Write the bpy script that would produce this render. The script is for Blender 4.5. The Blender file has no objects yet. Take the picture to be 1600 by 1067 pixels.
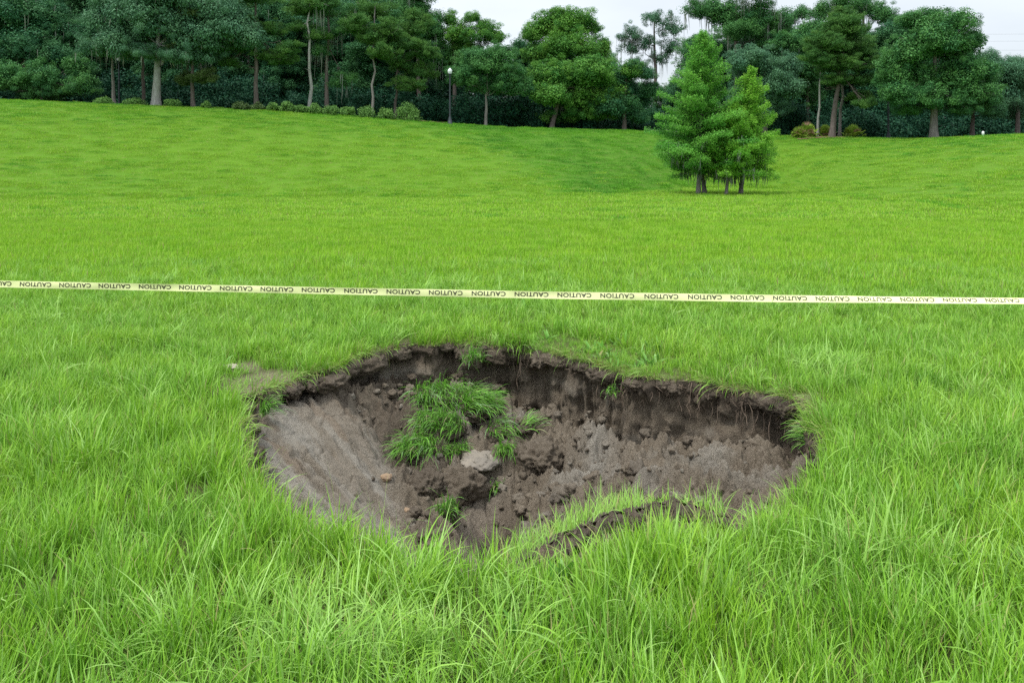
import bpy, math, random
import numpy as np
from mathutils import Vector

sc = bpy.context.scene
rad = math.radians
F = 1244.0        # focal length in photograph pixels (28 mm lens on 36 mm)
EYE = 1.6
HOR = 255.0       # photograph row of the eye level

# ------------------------------------------------------------------ camera
cam_d = bpy.data.cameras.new('camera')
cam = bpy.data.objects.new('camera', cam_d)
sc.collection.objects.link(cam)
cam.location = (0, 0, EYE)
cam.rotation_euler = (rad(90), 0, 0)
cam_d.sensor_width = 36
cam_d.lens = 36 * F / 1600
cam_d.shift_y = -(533.5 - HOR) / 1600
cam_d.clip_start = 0.05
cam_d.clip_end = 3000
sc.camera = cam

# ------------------------------------------------------------------ world: overcast day
SUN_EL, SUN_AZ = rad(64), rad(235)          # azimuth clockwise from +Y
w = bpy.data.worlds.new('World')
sc.world = w
w.use_nodes = True
nt = w.node_tree
nt.nodes.clear()
out = nt.nodes.new('ShaderNodeOutputWorld')
sky = nt.nodes.new('ShaderNodeTexSky')
sky.sky_type = 'NISHITA'
sky.sun_disc = False
sky.sun_elevation = SUN_EL
sky.sun_rotation = SUN_AZ
bg1 = nt.nodes.new('ShaderNodeBackground')
bg1.inputs['Strength'].default_value = 0.03
nt.links.new(sky.outputs['Color'], bg1.inputs['Color'])
# cloud layer: the usual overcast luminance (brighter towards the zenith) with soft cloud texture
tc = nt.nodes.new('ShaderNodeTexCoord')
sep = nt.nodes.new('ShaderNodeSeparateXYZ')
nt.links.new(tc.outputs['Generated'], sep.inputs[0])
mr = nt.nodes.new('ShaderNodeMapRange')
mr.inputs['From Min'].default_value = 0.0
mr.inputs['From Max'].default_value = 1.0
mr.inputs['To Min'].default_value = 0.40
mr.inputs['To Max'].default_value = 1.55
nt.links.new(sep.outputs['Z'], mr.inputs['Value'])
mp = nt.nodes.new('ShaderNodeMapping')
mp.inputs['Scale'].default_value = (1, 1, 3.0)
nt.links.new(tc.outputs['Generated'], mp.inputs['Vector'])
cn = nt.nodes.new('ShaderNodeTexNoise')
cn.inputs['Scale'].default_value = 3.0
cn.inputs['Detail'].default_value = 5
cn.inputs['Roughness'].default_value = 0.5
nt.links.new(mp.outputs[0], cn.inputs['Vector'])
cr = nt.nodes.new('ShaderNodeMapRange')
cr.inputs['From Min'].default_value = 0.3
cr.inputs['From Max'].default_value = 0.7
cr.inputs['To Min'].default_value = 0.86
cr.inputs['To Max'].default_value = 1.08
nt.links.new(cn.outputs['Fac'], cr.inputs['Value'])
mul = nt.nodes.new('ShaderNodeMath')
mul.operation = 'MULTIPLY'
nt.links.new(mr.outputs[0], mul.inputs[0])
nt.links.new(cr.outputs[0], mul.inputs[1])
bg2 = nt.nodes.new('ShaderNodeBackground')
bg2.inputs['Color'].default_value = (0.93, 0.965, 1.0, 1)
nt.links.new(mul.outputs[0], bg2.inputs['Strength'])
add = nt.nodes.new('ShaderNodeAddShader')
nt.links.new(bg1.outputs[0], add.inputs[0])
nt.links.new(bg2.outputs[0], add.inputs[1])
nt.links.new(add.outputs[0], out.inputs['Surface'])

sun_d = bpy.data.lights.new('sun', 'SUN')
sun = bpy.data.objects.new('sun', sun_d)
sc.collection.objects.link(sun)
sun_d.energy = 2.2
sun_d.angle = rad(11)
sun_d.color = (1.0, 0.97, 0.92)
sdir = Vector((math.sin(SUN_AZ) * math.cos(SUN_EL), math.cos(SUN_AZ) * math.cos(SUN_EL), math.sin(SUN_EL)))
sun.rotation_euler = sdir.to_track_quat('Z', 'Y').to_euler()
sun.location = sdir * 100

sc.view_settings.view_transform = 'Standard'
sc.view_settings.look = 'None'
sc.view_settings.exposure = 0.5
sc.view_settings.gamma = 1
sc.view_settings.use_curve_mapping = False
sc.render.engine = 'CYCLES'
sc.cycles.use_denoising = False
sc.cycles.max_bounces = 6
sc.cycles.diffuse_bounces = 3
sc.cycles.glossy_bounces = 2
sc.cycles.transmission_bounces = 4
sc.cycles.transparent_max_bounces = 8
sc.cycles.volume_bounces = 1

# ------------------------------------------------------------------ helpers
rng = np.random.default_rng(7)
random.seed(7)


def tag(o, label=None, cat=None, group=None, kind=None):
    if label: o['label'] = label
    if cat: o['category'] = cat
    if group: o['group'] = group
    if kind: o['kind'] = kind
    return o


def empty(name, loc):
    o = bpy.data.objects.new(name, None)
    o.empty_display_size = 0.2
    o.location = loc
    sc.collection.objects.link(o)
    return o


def mesh_np(name, V, Q, mat=None, smooth=False, col=None, mats=None):
    """V (n,3); Q (m,3|4) or list of such arrays."""
    me = bpy.data.meshes.new(name)
    V = np.asarray(V, np.float32)
    if not isinstance(Q, (list, tuple)): Q = [Q]
    Q = [np.asarray(q, np.int32) for q in Q if len(q)]
    nl = sum(q.size for q in Q)
    npoly = sum(len(q) for q in Q)
    me.vertices.add(len(V))
    me.vertices.foreach_set('co', V.ravel())
    me.loops.add(nl)
    me.loops.foreach_set('vertex_index', np.concatenate([q.ravel() for q in Q]))
    me.polygons.add(npoly)
    starts = []
    s = 0
    for q in Q:
        starts.append(s + np.arange(len(q)) * q.shape[1])
        s += q.size
    me.polygons.foreach_set('loop_start', np.concatenate(starts).astype(np.int32))
    if col is not None:
        a = me.attributes.new('col', 'FLOAT_COLOR', 'POINT')
        c = np.ones((len(V), 4), np.float32)
        col = np.asarray(col, np.float32)
        c[:, :col.shape[1]] = col
        a.data.foreach_set('color', c.ravel())
    me.update(calc_edges=True)
    me.validate()
    if smooth:
        me.polygons.foreach_set('use_smooth', np.ones(len(me.polygons), bool))
    if mat: me.materials.append(mat)
    return me


def ob(name, me, parent=None, loc=(0, 0, 0), rot=(0, 0, 0)):
    o = bpy.data.objects.new(name, me)
    sc.collection.objects.link(o)
    if parent: o.parent = parent
    o.location = loc
    o.rotation_euler = rot
    return o


def hsh(ix, iy, iz, seed):
    h = (ix.astype(np.int64) * 374761393 + iy.astype(np.int64) * 668265263 + iz.astype(np.int64) * 2147483647 + seed * 1274126177) & 0xffffffff
    h = ((h ^ (h >> 13)) * 1274126177) & 0xffffffff
    h = ((h ^ (h >> 16)) * 2246822519) & 0xffffffff
    return ((h ^ (h >> 15)) & 0xffffff) / float(0xffffff)


def vn(x, y, z=0.0, seed=0):
    """value noise, -1..1"""
    x = np.asarray(x, float); y = np.asarray(y, float); z = np.zeros_like(x) + z
    ix, iy, iz = np.floor(x), np.floor(y), np.floor(z)
    fx, fy, fz = x - ix, y - iy, z - iz
    fx, fy, fz = [f * f * f * (f * (f * 6 - 15) + 10) for f in (fx, fy, fz)]
    r = 0
    for dx in (0, 1):
        for dy in (0, 1):
            for dz in (0, 1):
                wgt = (fx if dx else 1 - fx) * (fy if dy else 1 - fy) * (fz if dz else 1 - fz)
                r = r + wgt * hsh(ix + dx, iy + dy, iz + dz, seed)
    return r * 2 - 1


def fbm(x, y, z=0.0, seed=0, oct=4, gain=0.5):
    r, a, s, t = 0, 1.0, 1.0, 0
    for k in range(oct):
        r = r + a * vn(np.asarray(x) * s + 13.7 * k, np.asarray(y) * s + 7.1 * k, np.asarray(z) * s, seed + k)
        t += a; a *= gain; s *= 2.03
    return r / t


def cells(x, y, seed=0):
    """distance to nearest jittered cell point (clods) 0..~1 and a cell id value"""
    x = np.asarray(x, float); y = np.asarray(y, float)
    ix, iy = np.floor(x), np.floor(y)
    best = np.full(x.shape, 9.0); cid = np.zeros(x.shape)
    for dx in (-1, 0, 1):
        for dy in (-1, 0, 1):
            cx = ix + dx + hsh(ix + dx, iy + dy, ix * 0, seed)
            cy = iy + dy + hsh(ix + dx, iy + dy, ix * 0, seed + 5)
            d = np.hypot(x - cx, y - cy)
            m = d < best
            best = np.where(m, d, best)
            cid = np.where(m, hsh(ix + dx, iy + dy, ix * 0, seed + 9), cid)
    return best, cid


def sstep(a, b, x):
    t = np.clip((np.asarray(x, float) - a) / (b - a), 0, 1)
    return t * t * (3 - 2 * t)


# ------------------------------------------------------------------ materials
def new_mat(name):
    m = bpy.data.materials.new(name)
    m.use_nodes = True
    n = m.node_tree
    n.nodes.clear()
    o = n.nodes.new('ShaderNodeOutputMaterial')
    return m, n, o


def N(n, t, **kw):
    x = n.nodes.new(t)
    for k, v in kw.items():
        if k in x.inputs: x.inputs[k].default_value = v
        else: setattr(x, k, v)
    return x


def mixc(n, fac, a, b):
    x = n.nodes.new('ShaderNodeMix')
    x.data_type = 'RGBA'
    for s, v in ((0, fac), (6, a), (7, b)):
        if hasattr(v, 'is_output') or isinstance(v, bpy.types.NodeSocket): n.links.new(v, x.inputs[s])
        else: x.inputs[s].default_value = v if s == 0 else (*v, 1)
    return x.outputs[2]


def noise(n, scale, detail=4, rough=0.55, vec=None, lo=0.3, hi=0.7):
    g = N(n, 'ShaderNodeTexNoise')
    g.inputs['Scale'].default_value = scale
    g.inputs['Detail'].default_value = detail
    g.inputs['Roughness'].default_value = rough
    if vec is not None: n.links.new(vec, g.inputs['Vector'])
    m = N(n, 'ShaderNodeMapRange')
    m.inputs['From Min'].default_value = lo
    m.inputs['From Max'].default_value = hi
    n.links.new(g.outputs['Fac'], m.inputs['Value'])
    return m.outputs[0]


def scaled_pos(n, s):
    p = N(n, 'ShaderNodeNewGeometry')
    m = N(n, 'ShaderNodeMapping')
    m.inputs['Scale'].default_value = s
    n.links.new(p.outputs['Position'], m.inputs['Vector'])
    return m.outputs[0]


def leaf_mat(name, a, b, c=None, transl=0.3, rough=0.55, spec=0.3, patch=None, pscale=0.3, pale=None, dry=None, orand=0.0):
    """col.r: random per leaf, col.g: amount of the pale colour, col.b: amount of the dry colour"""
    m, n, o = new_mat(name)
    at = N(n, 'ShaderNodeAttribute', attribute_name='col')
    sp = N(n, 'ShaderNodeSeparateColor')
    n.links.new(at.outputs['Color'], sp.inputs[0])
    fac = sp.outputs[0]
    if orand:
        oi = N(n, 'ShaderNodeObjectInfo')
        mm = N(n, 'ShaderNodeMix'); mm.data_type = 'FLOAT'; mm.inputs[0].default_value = orand
        n.links.new(fac, mm.inputs[2]); n.links.new(oi.outputs['Random'], mm.inputs[3])
        fac = mm.outputs[0]
    colr = mixc(n, fac, a, b)
    if patch:
        pos = scaled_pos(n, (1, 1, 0))
        f = noise(n, pscale, 3, 0.6, pos, 0.38, 0.62)
        colr = mixc(n, f, colr, mixc(n, sp.outputs[0], patch[0], patch[1]))
    if pale: colr = mixc(n, sp.outputs[1], colr, pale)
    if dry: colr = mixc(n, sp.outputs[2], colr, dry)
    p = N(n, 'ShaderNodeBsdfPrincipled')
    p.inputs['Roughness'].default_value = rough
    p.inputs['Specular IOR Level'].default_value = spec
    n.links.new(colr, p.inputs['Base Color'])
    t = N(n, 'ShaderNodeBsdfTranslucent')
    n.links.new(colr, t.inputs['Color'])
    x = N(n, 'ShaderNodeMixShader')
    x.inputs[0].default_value = transl
    n.links.new(p.outputs[0], x.inputs[1])
    n.links.new(t.outputs[0], x.inputs[2])
    n.links.new(x.outputs[0], o.inputs['Surface'])
    return m


def solid(name, col, rough=0.8, spec=0.3, var=None, scale=8.0, bump=0.0, stretch=(1, 1, 1)):
    m, n, o = new_mat(name)
    p = N(n, 'ShaderNodeBsdfPrincipled')
    p.inputs['Roughness'].default_value = rough
    p.inputs['Specular IOR Level'].default_value = spec
    p.inputs['Base Color'].default_value = (*col, 1)
    if var:
        tcn = N(n, 'ShaderNodeTexCoord')
        mpn = N(n, 'ShaderNodeMapping')
        mpn.inputs['Scale'].default_value = stretch
        n.links.new(tcn.outputs['Object'], mpn.inputs['Vector'])
        f = noise(n, scale, 6, 0.6, mpn.outputs[0])
        n.links.new(mixc(n, f, col, var), p.inputs['Base Color'])
        if bump:
            b = N(n, 'ShaderNodeBump')
            b.inputs['Strength'].default_value = bump
            b.inputs['Distance'].default_value = 0.03
            n.links.new(f, b.inputs['Height'])
            n.links.new(b.outputs[0], p.inputs['Normal'])
    n.links.new(p.outputs[0], o.inputs['Surface'])
    return m


M_grass = leaf_mat('grass_blades', (0.125, 0.318, 0.009), (0.270, 0.485, 0.024), transl=0.27, rough=0.5, spec=0.25,
                   patch=((0.095, 0.28, 0.011), (0.205, 0.43, 0.026)), pscale=1.1, pale=(0.38, 0.60, 0.17), dry=(0.34, 0.29, 0.13))
M_grass_far = leaf_mat('grass_field', (0.165, 0.385, 0.009), (0.30, 0.525, 0.019), transl=0.27, rough=0.6, spec=0.12,
                       patch=((0.135, 0.365, 0.010), (0.245, 0.50, 0.017)), pscale=0.9, pale=(0.38, 0.52, 0.12), dry=(0.30, 0.24, 0.12))
M_weed = leaf_mat('weed_leaves', (0.06, 0.20, 0.012), (0.12, 0.33, 0.02), transl=0.25, rough=0.5, spec=0.25, pale=(0.3, .5, .18), dry=(0.3, .2, .1))
M_lush_shade = leaf_mat('lush_shade_grass', (0.042, 0.22, 0.012), (0.080, 0.305, 0.018), transl=0.20, rough=0.6, spec=0.12,
                  patch=((0.095, 0.32, 0.010), (0.17, 0.44, 0.014)), pscale=0.35, pale=(0.30, 0.52, 0.12), dry=(0.30, 0.24, 0.12))  # lush green, darkened further to carry the shade of the bank
M_sod = leaf_mat('sod_grass', (0.085, 0.26, 0.015), (0.18, 0.43, 0.035), transl=0.28, rough=0.5, spec=0.3, pale=(0.22, 0.36, 0.16), dry=(0.30, 0.25, 0.15))
M_oak = leaf_mat('oak_leaves', (0.030, 0.135, 0.050), (0.105, 0.27, 0.060), transl=0.22, spec=0.15, orand=0.65)
M_blue = leaf_mat('fine_leaves', (0.058, 0.165, 0.092), (0.110, 0.245, 0.112), transl=0.22, spec=0.15, orand=0.65)
M_bright = leaf_mat('bright_leaves', (0.034, 0.165, 0.036), (0.165, 0.36, 0.048), transl=0.25, spec=0.15, orand=0.65)
M_dark = leaf_mat('dark_leaves', (0.020, 0.105, 0.052), (0.075, 0.205, 0.064), transl=0.18, spec=0.15, orand=0.65)
M_pine = leaf_mat('pine_needles', (0.042, 0.145, 0.040), (0.115, 0.25, 0.045), transl=0.18, spec=0.15, orand=0.65)
M_cyp = leaf_mat('cypress_leaves', (0.070, 0.285, 0.045), (0.215, 0.48, 0.07), transl=0.36, spec=0.12)
M_palm = leaf_mat('palmetto_fronds', (0.18, 0.33, 0.04), (0.34, 0.48, 0.06), transl=0.3, dry=(0.30, 0.20, 0.12))
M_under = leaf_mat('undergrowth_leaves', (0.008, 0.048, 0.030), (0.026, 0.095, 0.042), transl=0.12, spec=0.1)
M_cyp2 = leaf_mat('young_cypress_leaves', (0.095, 0.33, 0.035), (0.29, 0.56, 0.065), transl=0.36, spec=0.12)
M_shrub = leaf_mat('shrub_leaves', (0.09, 0.21, 0.055), (0.17, 0.33, 0.065), transl=0.25, spec=.15)
M_olive = leaf_mat('olive_leaves', (0.07, 0.13, 0.035), (0.10, 0.17, 0.04), transl=0.2, orand=0.65)
M_moss = leaf_mat('spanish_moss', (0.15, 0.18, 0.15), (0.24, 0.26, 0.21), transl=0.15, rough=0.9, spec=0.05)
M_bark = solid('bark', (0.075, 0.062, 0.055), 0.9, 0.1, (0.16, 0.135, 0.12), 4, 0.6, (3, 3, 0.6))
M_barkp = solid('pale_bark', (0.20, 0.20, 0.18), 0.9, 0.1, (0.36, 0.37, 0.34), 3, 0.5, (3, 3, 0.7))
M_barkg = solid('grey_bark', (0.13, 0.12, 0.11), 0.9, 0.1, (0.26, 0.24, 0.22), 3, 0.5, (3, 3, 0.7))


def soil_mat():
    """col.r: humus (dark topsoil) and painted shade of the low pocket, col.g: pale washed clay, col.b: tan sand"""
    m, n, o = new_mat('soil')
    at = N(n, 'ShaderNodeAttribute', attribute_name='col')
    sp = N(n, 'ShaderNodeSeparateColor')
    n.links.new(at.outputs['Color'], sp.inputs[0])
    pos = scaled_pos(n, (1, 1, 1))
    n1 = noise(n, 5, 8, 0.65, pos, 0.3, 0.7)
    n2 = noise(n, 38, 6, 0.7, pos, 0.3, 0.7)
    n3 = noise(n, 120, 4, 0.75, pos, 0.3, 0.7)
    n4 = noise(n, 70, 5, 0.75, pos, 0.35, 0.5)
    base = mixc(n, n1, (0.185, 0.149, 0.106), (0.36, 0.300, 0.222))
    base = mixc(n, n2, base, (0.235, 0.190, 0.138))
    clay = mixc(n, n1, (0.45, 0.41, 0.34), (0.31, 0.285, 0.24))
    sand = mixc(n, n2, (0.32, 0.245, 0.17), (0.22, 0.165, 0.115))
    hum = mixc(n, n2, (0.085, 0.067, 0.048), (0.165, 0.130, 0.095))
    c = mixc(n, sp.outputs[1], base, clay)
    c = mixc(n, sp.outputs[2], c, sand)
    c = mixc(n, sp.outputs[0], c, hum)
    spk = N(n, 'ShaderNodeMapRange')
    spk.inputs['From Min'].default_value = 0.74
    spk.inputs['From Max'].default_value = 0.9
    spk.inputs['To Max'].default_value = 0.8
    n.links.new(n3, spk.inputs['Value'])
    c = mixc(n, spk.outputs[0], c, (0.26, 0.21, 0.17))
    drk = N(n, 'ShaderNodeMix'); drk.data_type = 'RGBA'; drk.blend_type = 'MULTIPLY'; drk.inputs[0].default_value = 0.55
    n.links.new(c, drk.inputs[6])
    n.links.new(mixc(n, n4, (0.45, 0.43, 0.40), (1, 1, 1)), drk.inputs[7])
    c = drk.outputs[2]
    p = N(n, 'ShaderNodeBsdfPrincipled')
    p.inputs['Roughness'].default_value = 0.82
    p.inputs['Specular IOR Level'].default_value = 0.25
    n.links.new(c, p.inputs['Base Color'])
    ad = N(n, 'ShaderNodeMath', operation='ADD')
    n.links.new(n2, ad.inputs[0]); n.links.new(n3, ad.inputs[1])
    b = N(n, 'ShaderNodeBump')
    b.inputs['Strength'].default_value = 0.9
    b.inputs['Distance'].default_value = 0.02
    n.links.new(ad.outputs[0], b.inputs['Height'])
    n.links.new(b.outputs[0], p.inputs['Normal'])
    n.links.new(p.outputs[0], o.inputs['Surface'])
    return m


M_soil = soil_mat()


def ground_mat():
    """col.r: forest floor, col.g: bare soil, col.b: lush green with painted bank shade"""
    m, n, o = new_mat('ground')
    at = N(n, 'ShaderNodeAttribute', attribute_name='col')
    sp = N(n, 'ShaderNodeSeparateColor')
    n.links.new(at.outputs['Color'], sp.inputs[0])
    pos = scaled_pos(n, (1, 1, 0))
    n0 = noise(n, 0.22, 3, 0.6, pos, 0.38, 0.62)
    n1 = noise(n, 3, 8, 0.7, pos)
    n2 = noise(n, 30, 6, 0.7, pos)
    g = mixc(n, n0, (0.110, 0.245, 0.012), (0.095, 0.23, 0.012))
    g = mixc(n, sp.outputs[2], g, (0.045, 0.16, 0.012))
    g = mixc(n, n2, g, (0.085, 0.17, 0.015))
    dead = N(n, 'ShaderNodeMapRange')
    dead.inputs['From Min'].default_value = 0.6
    dead.inputs['From Max'].default_value = 1.0
    dead.inputs['To Max'].default_value = 0.5
    n.links.new(n1, dead.inputs['Value'])
    g = mixc(n, dead.outputs[0], g, (0.20, 0.17, 0.075))
    g = mixc(n, at.outputs['Alpha'], g, mixc(n, n2, (0.045, 0.085, 0.015), (0.11, 0.12, 0.04)))
    s = mixc(n, n2, (0.10, 0.075, 0.055), (0.24, 0.19, 0.15))
    g = mixc(n, sp.outputs[1], g, s)
    ff = mixc(n, n1, (0.035, 0.04, 0.02), (0.075, 0.06, 0.04))
    g = mixc(n, sp.outputs[0], g, ff)
    p = N(n, 'ShaderNodeBsdfPrincipled')
    p.inputs['Roughness'].default_value = 0.9
    p.inputs['Specular IOR Level'].default_value = 0.1
    n.links.new(g, p.inputs['Base Color'])
    b = N(n, 'ShaderNodeBump')
    b.inputs['Strength'].default_value = 0.6
    b.inputs['Distance'].default_value = 0.03
    n.links.new(n2, b.inputs['Height'])
    n.links.new(b.outputs[0], p.inputs['Normal'])
    n.links.new(p.outputs[0], o.inputs['Surface'])
    return m


M_ground = ground_mat()

# ------------------------------------------------------------------ terrain: a grassed basin with banks round it
CREST = np.array([(-400, 52, 146), (0, 54, 156), (240, 55, 166), (400, 56, 171), (640, 57, 188), (760, 58, 198), (1000, 60, 205),
                  (1220, 58, 213), (1390, 55, 217), (1460, 52, 217), (1540, 48, 213), (1600, 45, 210), (2000, 40, 200)], float)
FOOT = np.array([(-400, 31), (0, 33), (400, 35), (800, 35.5), (930, 38), (1020, 45), (1100, 50), (1190, 50), (1250, 43), (1310, 35),
                 (1450, 28.5), (1600, 25), (2000, 21)], float)
crest_z = EYE + (HOR - CREST[:, 2]) * CREST[:, 1] / F


def smooth_interp(x, xp, fp):
    r = 0
    for d, wt in ((-60, .15), (-30, .2), (0, .3), (30, .2), (60, .15)):
        r = r + wt * np.interp(x + d, xp, fp)
    return r


def base_z(X, Y):
    X = np.asarray(X, float); Y = np.asarray(Y, float)
    px = 800 + F * X / np.maximum(Y, 8.0)
    yc = smooth_interp(px, CREST[:, 0], CREST[:, 1])
    yf = smooth_interp(px, FOOT[:, 0], FOOT[:, 1])
    zc = smooth_interp(px, CREST[:, 0], crest_z)
    t = np.clip((Y - yf) / (yc - yf), 0, 1)
    g = 0.55 * sstep(0, 1, t) + 0.45 * (t + 0.10 * t * (t - 1))
    z = zc * g
    bump = fbm(X * 0.25, Y * 0.25, seed=3, oct=3) * 0.045 * sstep(12, 24, Y) * (1 - sstep(0.85, 1.0, t))
    return z + bump


def crest_t(X, Y):
    px = 800 + F * np.asarray(X, float) / np.maximum(Y, 8.0)
    return Y - smooth_interp(px, CREST[:, 0], CREST[:, 1])


# rim of the hole, polar round HC
HC = np.array([0.0, 5.0])
RIM = [(-1.93, 5.50), (-1.72, 5.78), (-1.65, 5.96), (-1.42, 6.22), (-1.30, 6.70), (-1.02, 7.06), (-0.58, 7.24), (-0.2, 7.12), (0.0, 6.98),
       (0.20, 6.86), (0.53, 6.63), (0.78, 6.30), (0.97, 6.03), (1.25, 5.98), (1.62, 5.77), (2.02, 5.40), (1.98, 5.17), (1.80, 4.62), (1.62, 4.15),
       (1.36, 3.80), (1.10, 3.56), (0.80, 3.50), (0.45, 3.34), (0.10, 3.16), (-0.12, 3.12), (-0.41, 3.17), (-0.75, 3.38), (-1.05, 3.68), (-1.33, 4.06),
       (-1.50, 4.47), (-1.66, 4.90), (-1.84, 5.25)]
_ra = np.array([math.atan2(y - HC[1], x - HC[0]) for x, y in RIM])
_rr = np.array([math.hypot(y - HC[1], x - HC[0]) for x, y in RIM])
_o = np.argsort(_ra); _ra, _rr = _ra[_o], _rr[_o]
_ra = np.concatenate([_ra - 2 * math.pi, _ra, _ra + 2 * math.pi]); _rr = np.tile(_rr, 3)


def rim_r(th):
    r = np.interp(th, _ra, _rr)
    r = (r * 2 + np.interp(th - 0.03, _ra, _rr) + np.interp(th + 0.03, _ra, _rr)) / 4
    cx, cy = np.cos(th) * 2, np.sin(th) * 2
    return r + 0.035 * vn(cx * 3, cy * 3, seed=21) + 0.050 * vn(cx * 8, cy * 8, seed=22) + 0.030 * vn(cx * 19, cy * 19, seed=23) + 0.014 * vn(cx * 45, cy * 45, seed=24)


def rim_sd(X, Y):
    dx, dy = np.asarray(X) - HC[0], np.asarray(Y) - HC[1]
    return np.hypot(dx, dy) - rim_r(np.arctan2(dy, dx))


def bare_mask(X, Y):
    """thin, trampled turf on the left shoulder of the hole"""
    X = np.asarray(X, float); Y = np.asarray(Y, float)
    m = np.exp(-(((X + 1.84) / 0.19) ** 2 + ((Y - 5.95) / 0.20) ** 2)) + 0.75 * np.exp(-(((X + 2.12) / 0.13) ** 2 + ((Y - 6.3) / 0.14) ** 2))
    m += 0.9 * np.exp(-(((X + 1.93) / 0.16) ** 2 + ((Y - 5.6) / 0.16) ** 2))
    m += 0.8 * np.exp(-(((X - 1.9) / 0.22) ** 2 + ((Y - 5.52) / 0.07) ** 2))
    return np.clip(m * 1.25 + 0.35 * vn(X * 7, Y * 7, seed=31) * m, 0, 1)


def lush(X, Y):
    """where the bank grass is thicker and darker green, with bank shade painted in: top of the bank, the hollow in the middle, patches elsewhere"""
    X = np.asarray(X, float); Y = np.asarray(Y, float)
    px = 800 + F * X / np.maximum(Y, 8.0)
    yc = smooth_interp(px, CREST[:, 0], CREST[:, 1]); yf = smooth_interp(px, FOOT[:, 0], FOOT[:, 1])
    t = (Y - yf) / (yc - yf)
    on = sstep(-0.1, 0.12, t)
    mid = sstep(-20, 130, px - (860 - 250 * t)) * sstep(1240, 1090, px + 90 * (1 - t))  # hollow: its shade is painted as darker grass
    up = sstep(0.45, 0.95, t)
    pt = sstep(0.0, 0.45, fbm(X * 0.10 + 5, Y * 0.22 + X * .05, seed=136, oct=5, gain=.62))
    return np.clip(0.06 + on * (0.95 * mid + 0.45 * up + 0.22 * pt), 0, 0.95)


def micro(X, Y):
    return 0.025 * fbm(X * 1.7, Y * 1.7, seed=41, oct=3)


BX0, BX1, BY0, BY1 = -6.0, 6.0, 1.0, 11.0
NT, NR = 1100, 32
th = np.linspace(-math.pi, math.pi, NT, endpoint=False)
ct, st_ = np.cos(th), np.sin(th)
with np.errstate(divide='ignore'):
    tx = np.where(ct > 0, (BX1 - HC[0]) / ct, (BX0 - HC[0]) / ct)
    ty = np.where(st_ > 0, (BY1 - HC[1]) / st_, (BY0 - HC[1]) / st_)
rout = np.minimum(np.abs(tx), np.abs(ty))
rin = rim_r(th)
fr = np.linspace(0, 1, NR) ** 2.2
RR = rin[None] + (rout - rin)[None] * fr[:, None]
GX = HC[0] + RR * ct; GY = HC[1] + RR * st_
GZ = micro(GX, GY) * (1 - sstep(0.6, 1.0, fr))[:, None]
# the turf sags slightly as it reaches the hole
GZ -= 0.05 * np.exp(-((RR - rin) / 0.10)) * (0.5 + 0.5 * vn(GX * 4, GY * 4, seed=42))
lip_z = GZ[0].copy()
V = [np.stack([GX, GY, GZ], -1).reshape(-1, 3)]
i = np.arange(NR - 1)[:, None] * NT + np.arange(NT)[None]
j = np.arange(NR - 1)[:, None] * NT + (np.arange(NT)[None] + 1) % NT
Qs = [np.stack([i, i + NT, j + NT, j], -1).reshape(-1, 4)]
Cg = [np.stack([np.zeros(NR * NT), np.clip(bare_mask(GX, GY) * 1.3 + np.exp(-(RR - rin) / 0.05) * 0.9, 0, 1).ravel(), np.zeros(NR * NT), (np.repeat(1 - sstep(.3, 0.95, fr), NT))], -1)]
# outer terrain grid with the same rectangle left open
xs = np.unique(np.concatenate([np.linspace(-40, 40, 161), [-300, -220, -150, -110, -80, -60, -50], [50, 60, 80, 110, 150, 220, 300]]))
ys = np.unique(np.concatenate([[-100, -60, -40, -20, -10, -5, -2], np.arange(0, 80.1, 0.5), [85, 90, 100, 120, 150, 200, 260]]))
XX, YY = np.meshgrid(xs, ys)
ZZ = base_z(XX, YY)
off = len(V[0])
V.append(np.stack([XX, YY, ZZ], -1).reshape(-1, 3))
nx, ny = len(xs), len(ys)
a, b = np.meshgrid(np.arange(nx - 1), np.arange(ny - 1))
q = np.stack([b * nx + a, b * nx + a + 1, (b + 1) * nx + a + 1, (b + 1) * nx + a], -1).reshape(-1, 4)
cx = (xs[:-1] + xs[1:])[a] / 2; cy = (ys[:-1] + ys[1:])[b] / 2
keep = ~((cx > BX0) & (cx < BX1) & (cy > BY0) & (cy < BY1)).ravel()
Qs.append(q[keep] + off)
forest = sstep(1.0, 3.0, crest_t(XX, YY)).ravel()
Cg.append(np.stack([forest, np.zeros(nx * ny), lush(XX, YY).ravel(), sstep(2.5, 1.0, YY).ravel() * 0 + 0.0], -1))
ground = ob('ground', mesh_np('ground', np.concatenate(V), Qs, M_ground, True, np.concatenate(Cg)))
tag(ground, 'green grass basin floor with banks rising to the tree line', kind='structure')

# ------------------------------------------------------------------ the hole
CP = [  # px, row, depth
    (560, 660, 5.9), (610, 735, 5.85), (450, 720, 5.0), (500, 780, 4.5), (600, 800, 5.0), (405, 690, 5.05), (650, 805, 5.45), (470, 650, 5.7),
    (430, 760, 4.6), (600, 660, 6.45), (610, 690, 6.2), (640, 610, 6.85), (700, 605, 7.0), (680, 640, 6.6), (760, 645, 6.6), (650, 715, 6.05), (790, 690, 6.2),
    (745, 838, 5.5), (720, 800, 5.6), (760, 770, 5.75), (850, 700, 6.05), (850, 648, 6.8), (900, 655, 6.5), (950, 680, 6.1), (1000, 705, 5.75), (1000, 735, 5.4),
    (1100, 740, 5.0), (1200, 765, 4.7), (850, 780, 5.5), (950, 780, 5.0), (1050, 795, 4.45), (810, 832, 5.3), (1150, 712, 5.6), (1235, 740, 4.85),
    (1050, 699, 5.95), (1240, 702, 5.2), (560, 610, 6.6), (520, 620, 6.15)]
pts = [((px - 800) * Y / F, Y, EYE - (py - HOR) * Y / F) for px, py, Y in CP]
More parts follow.
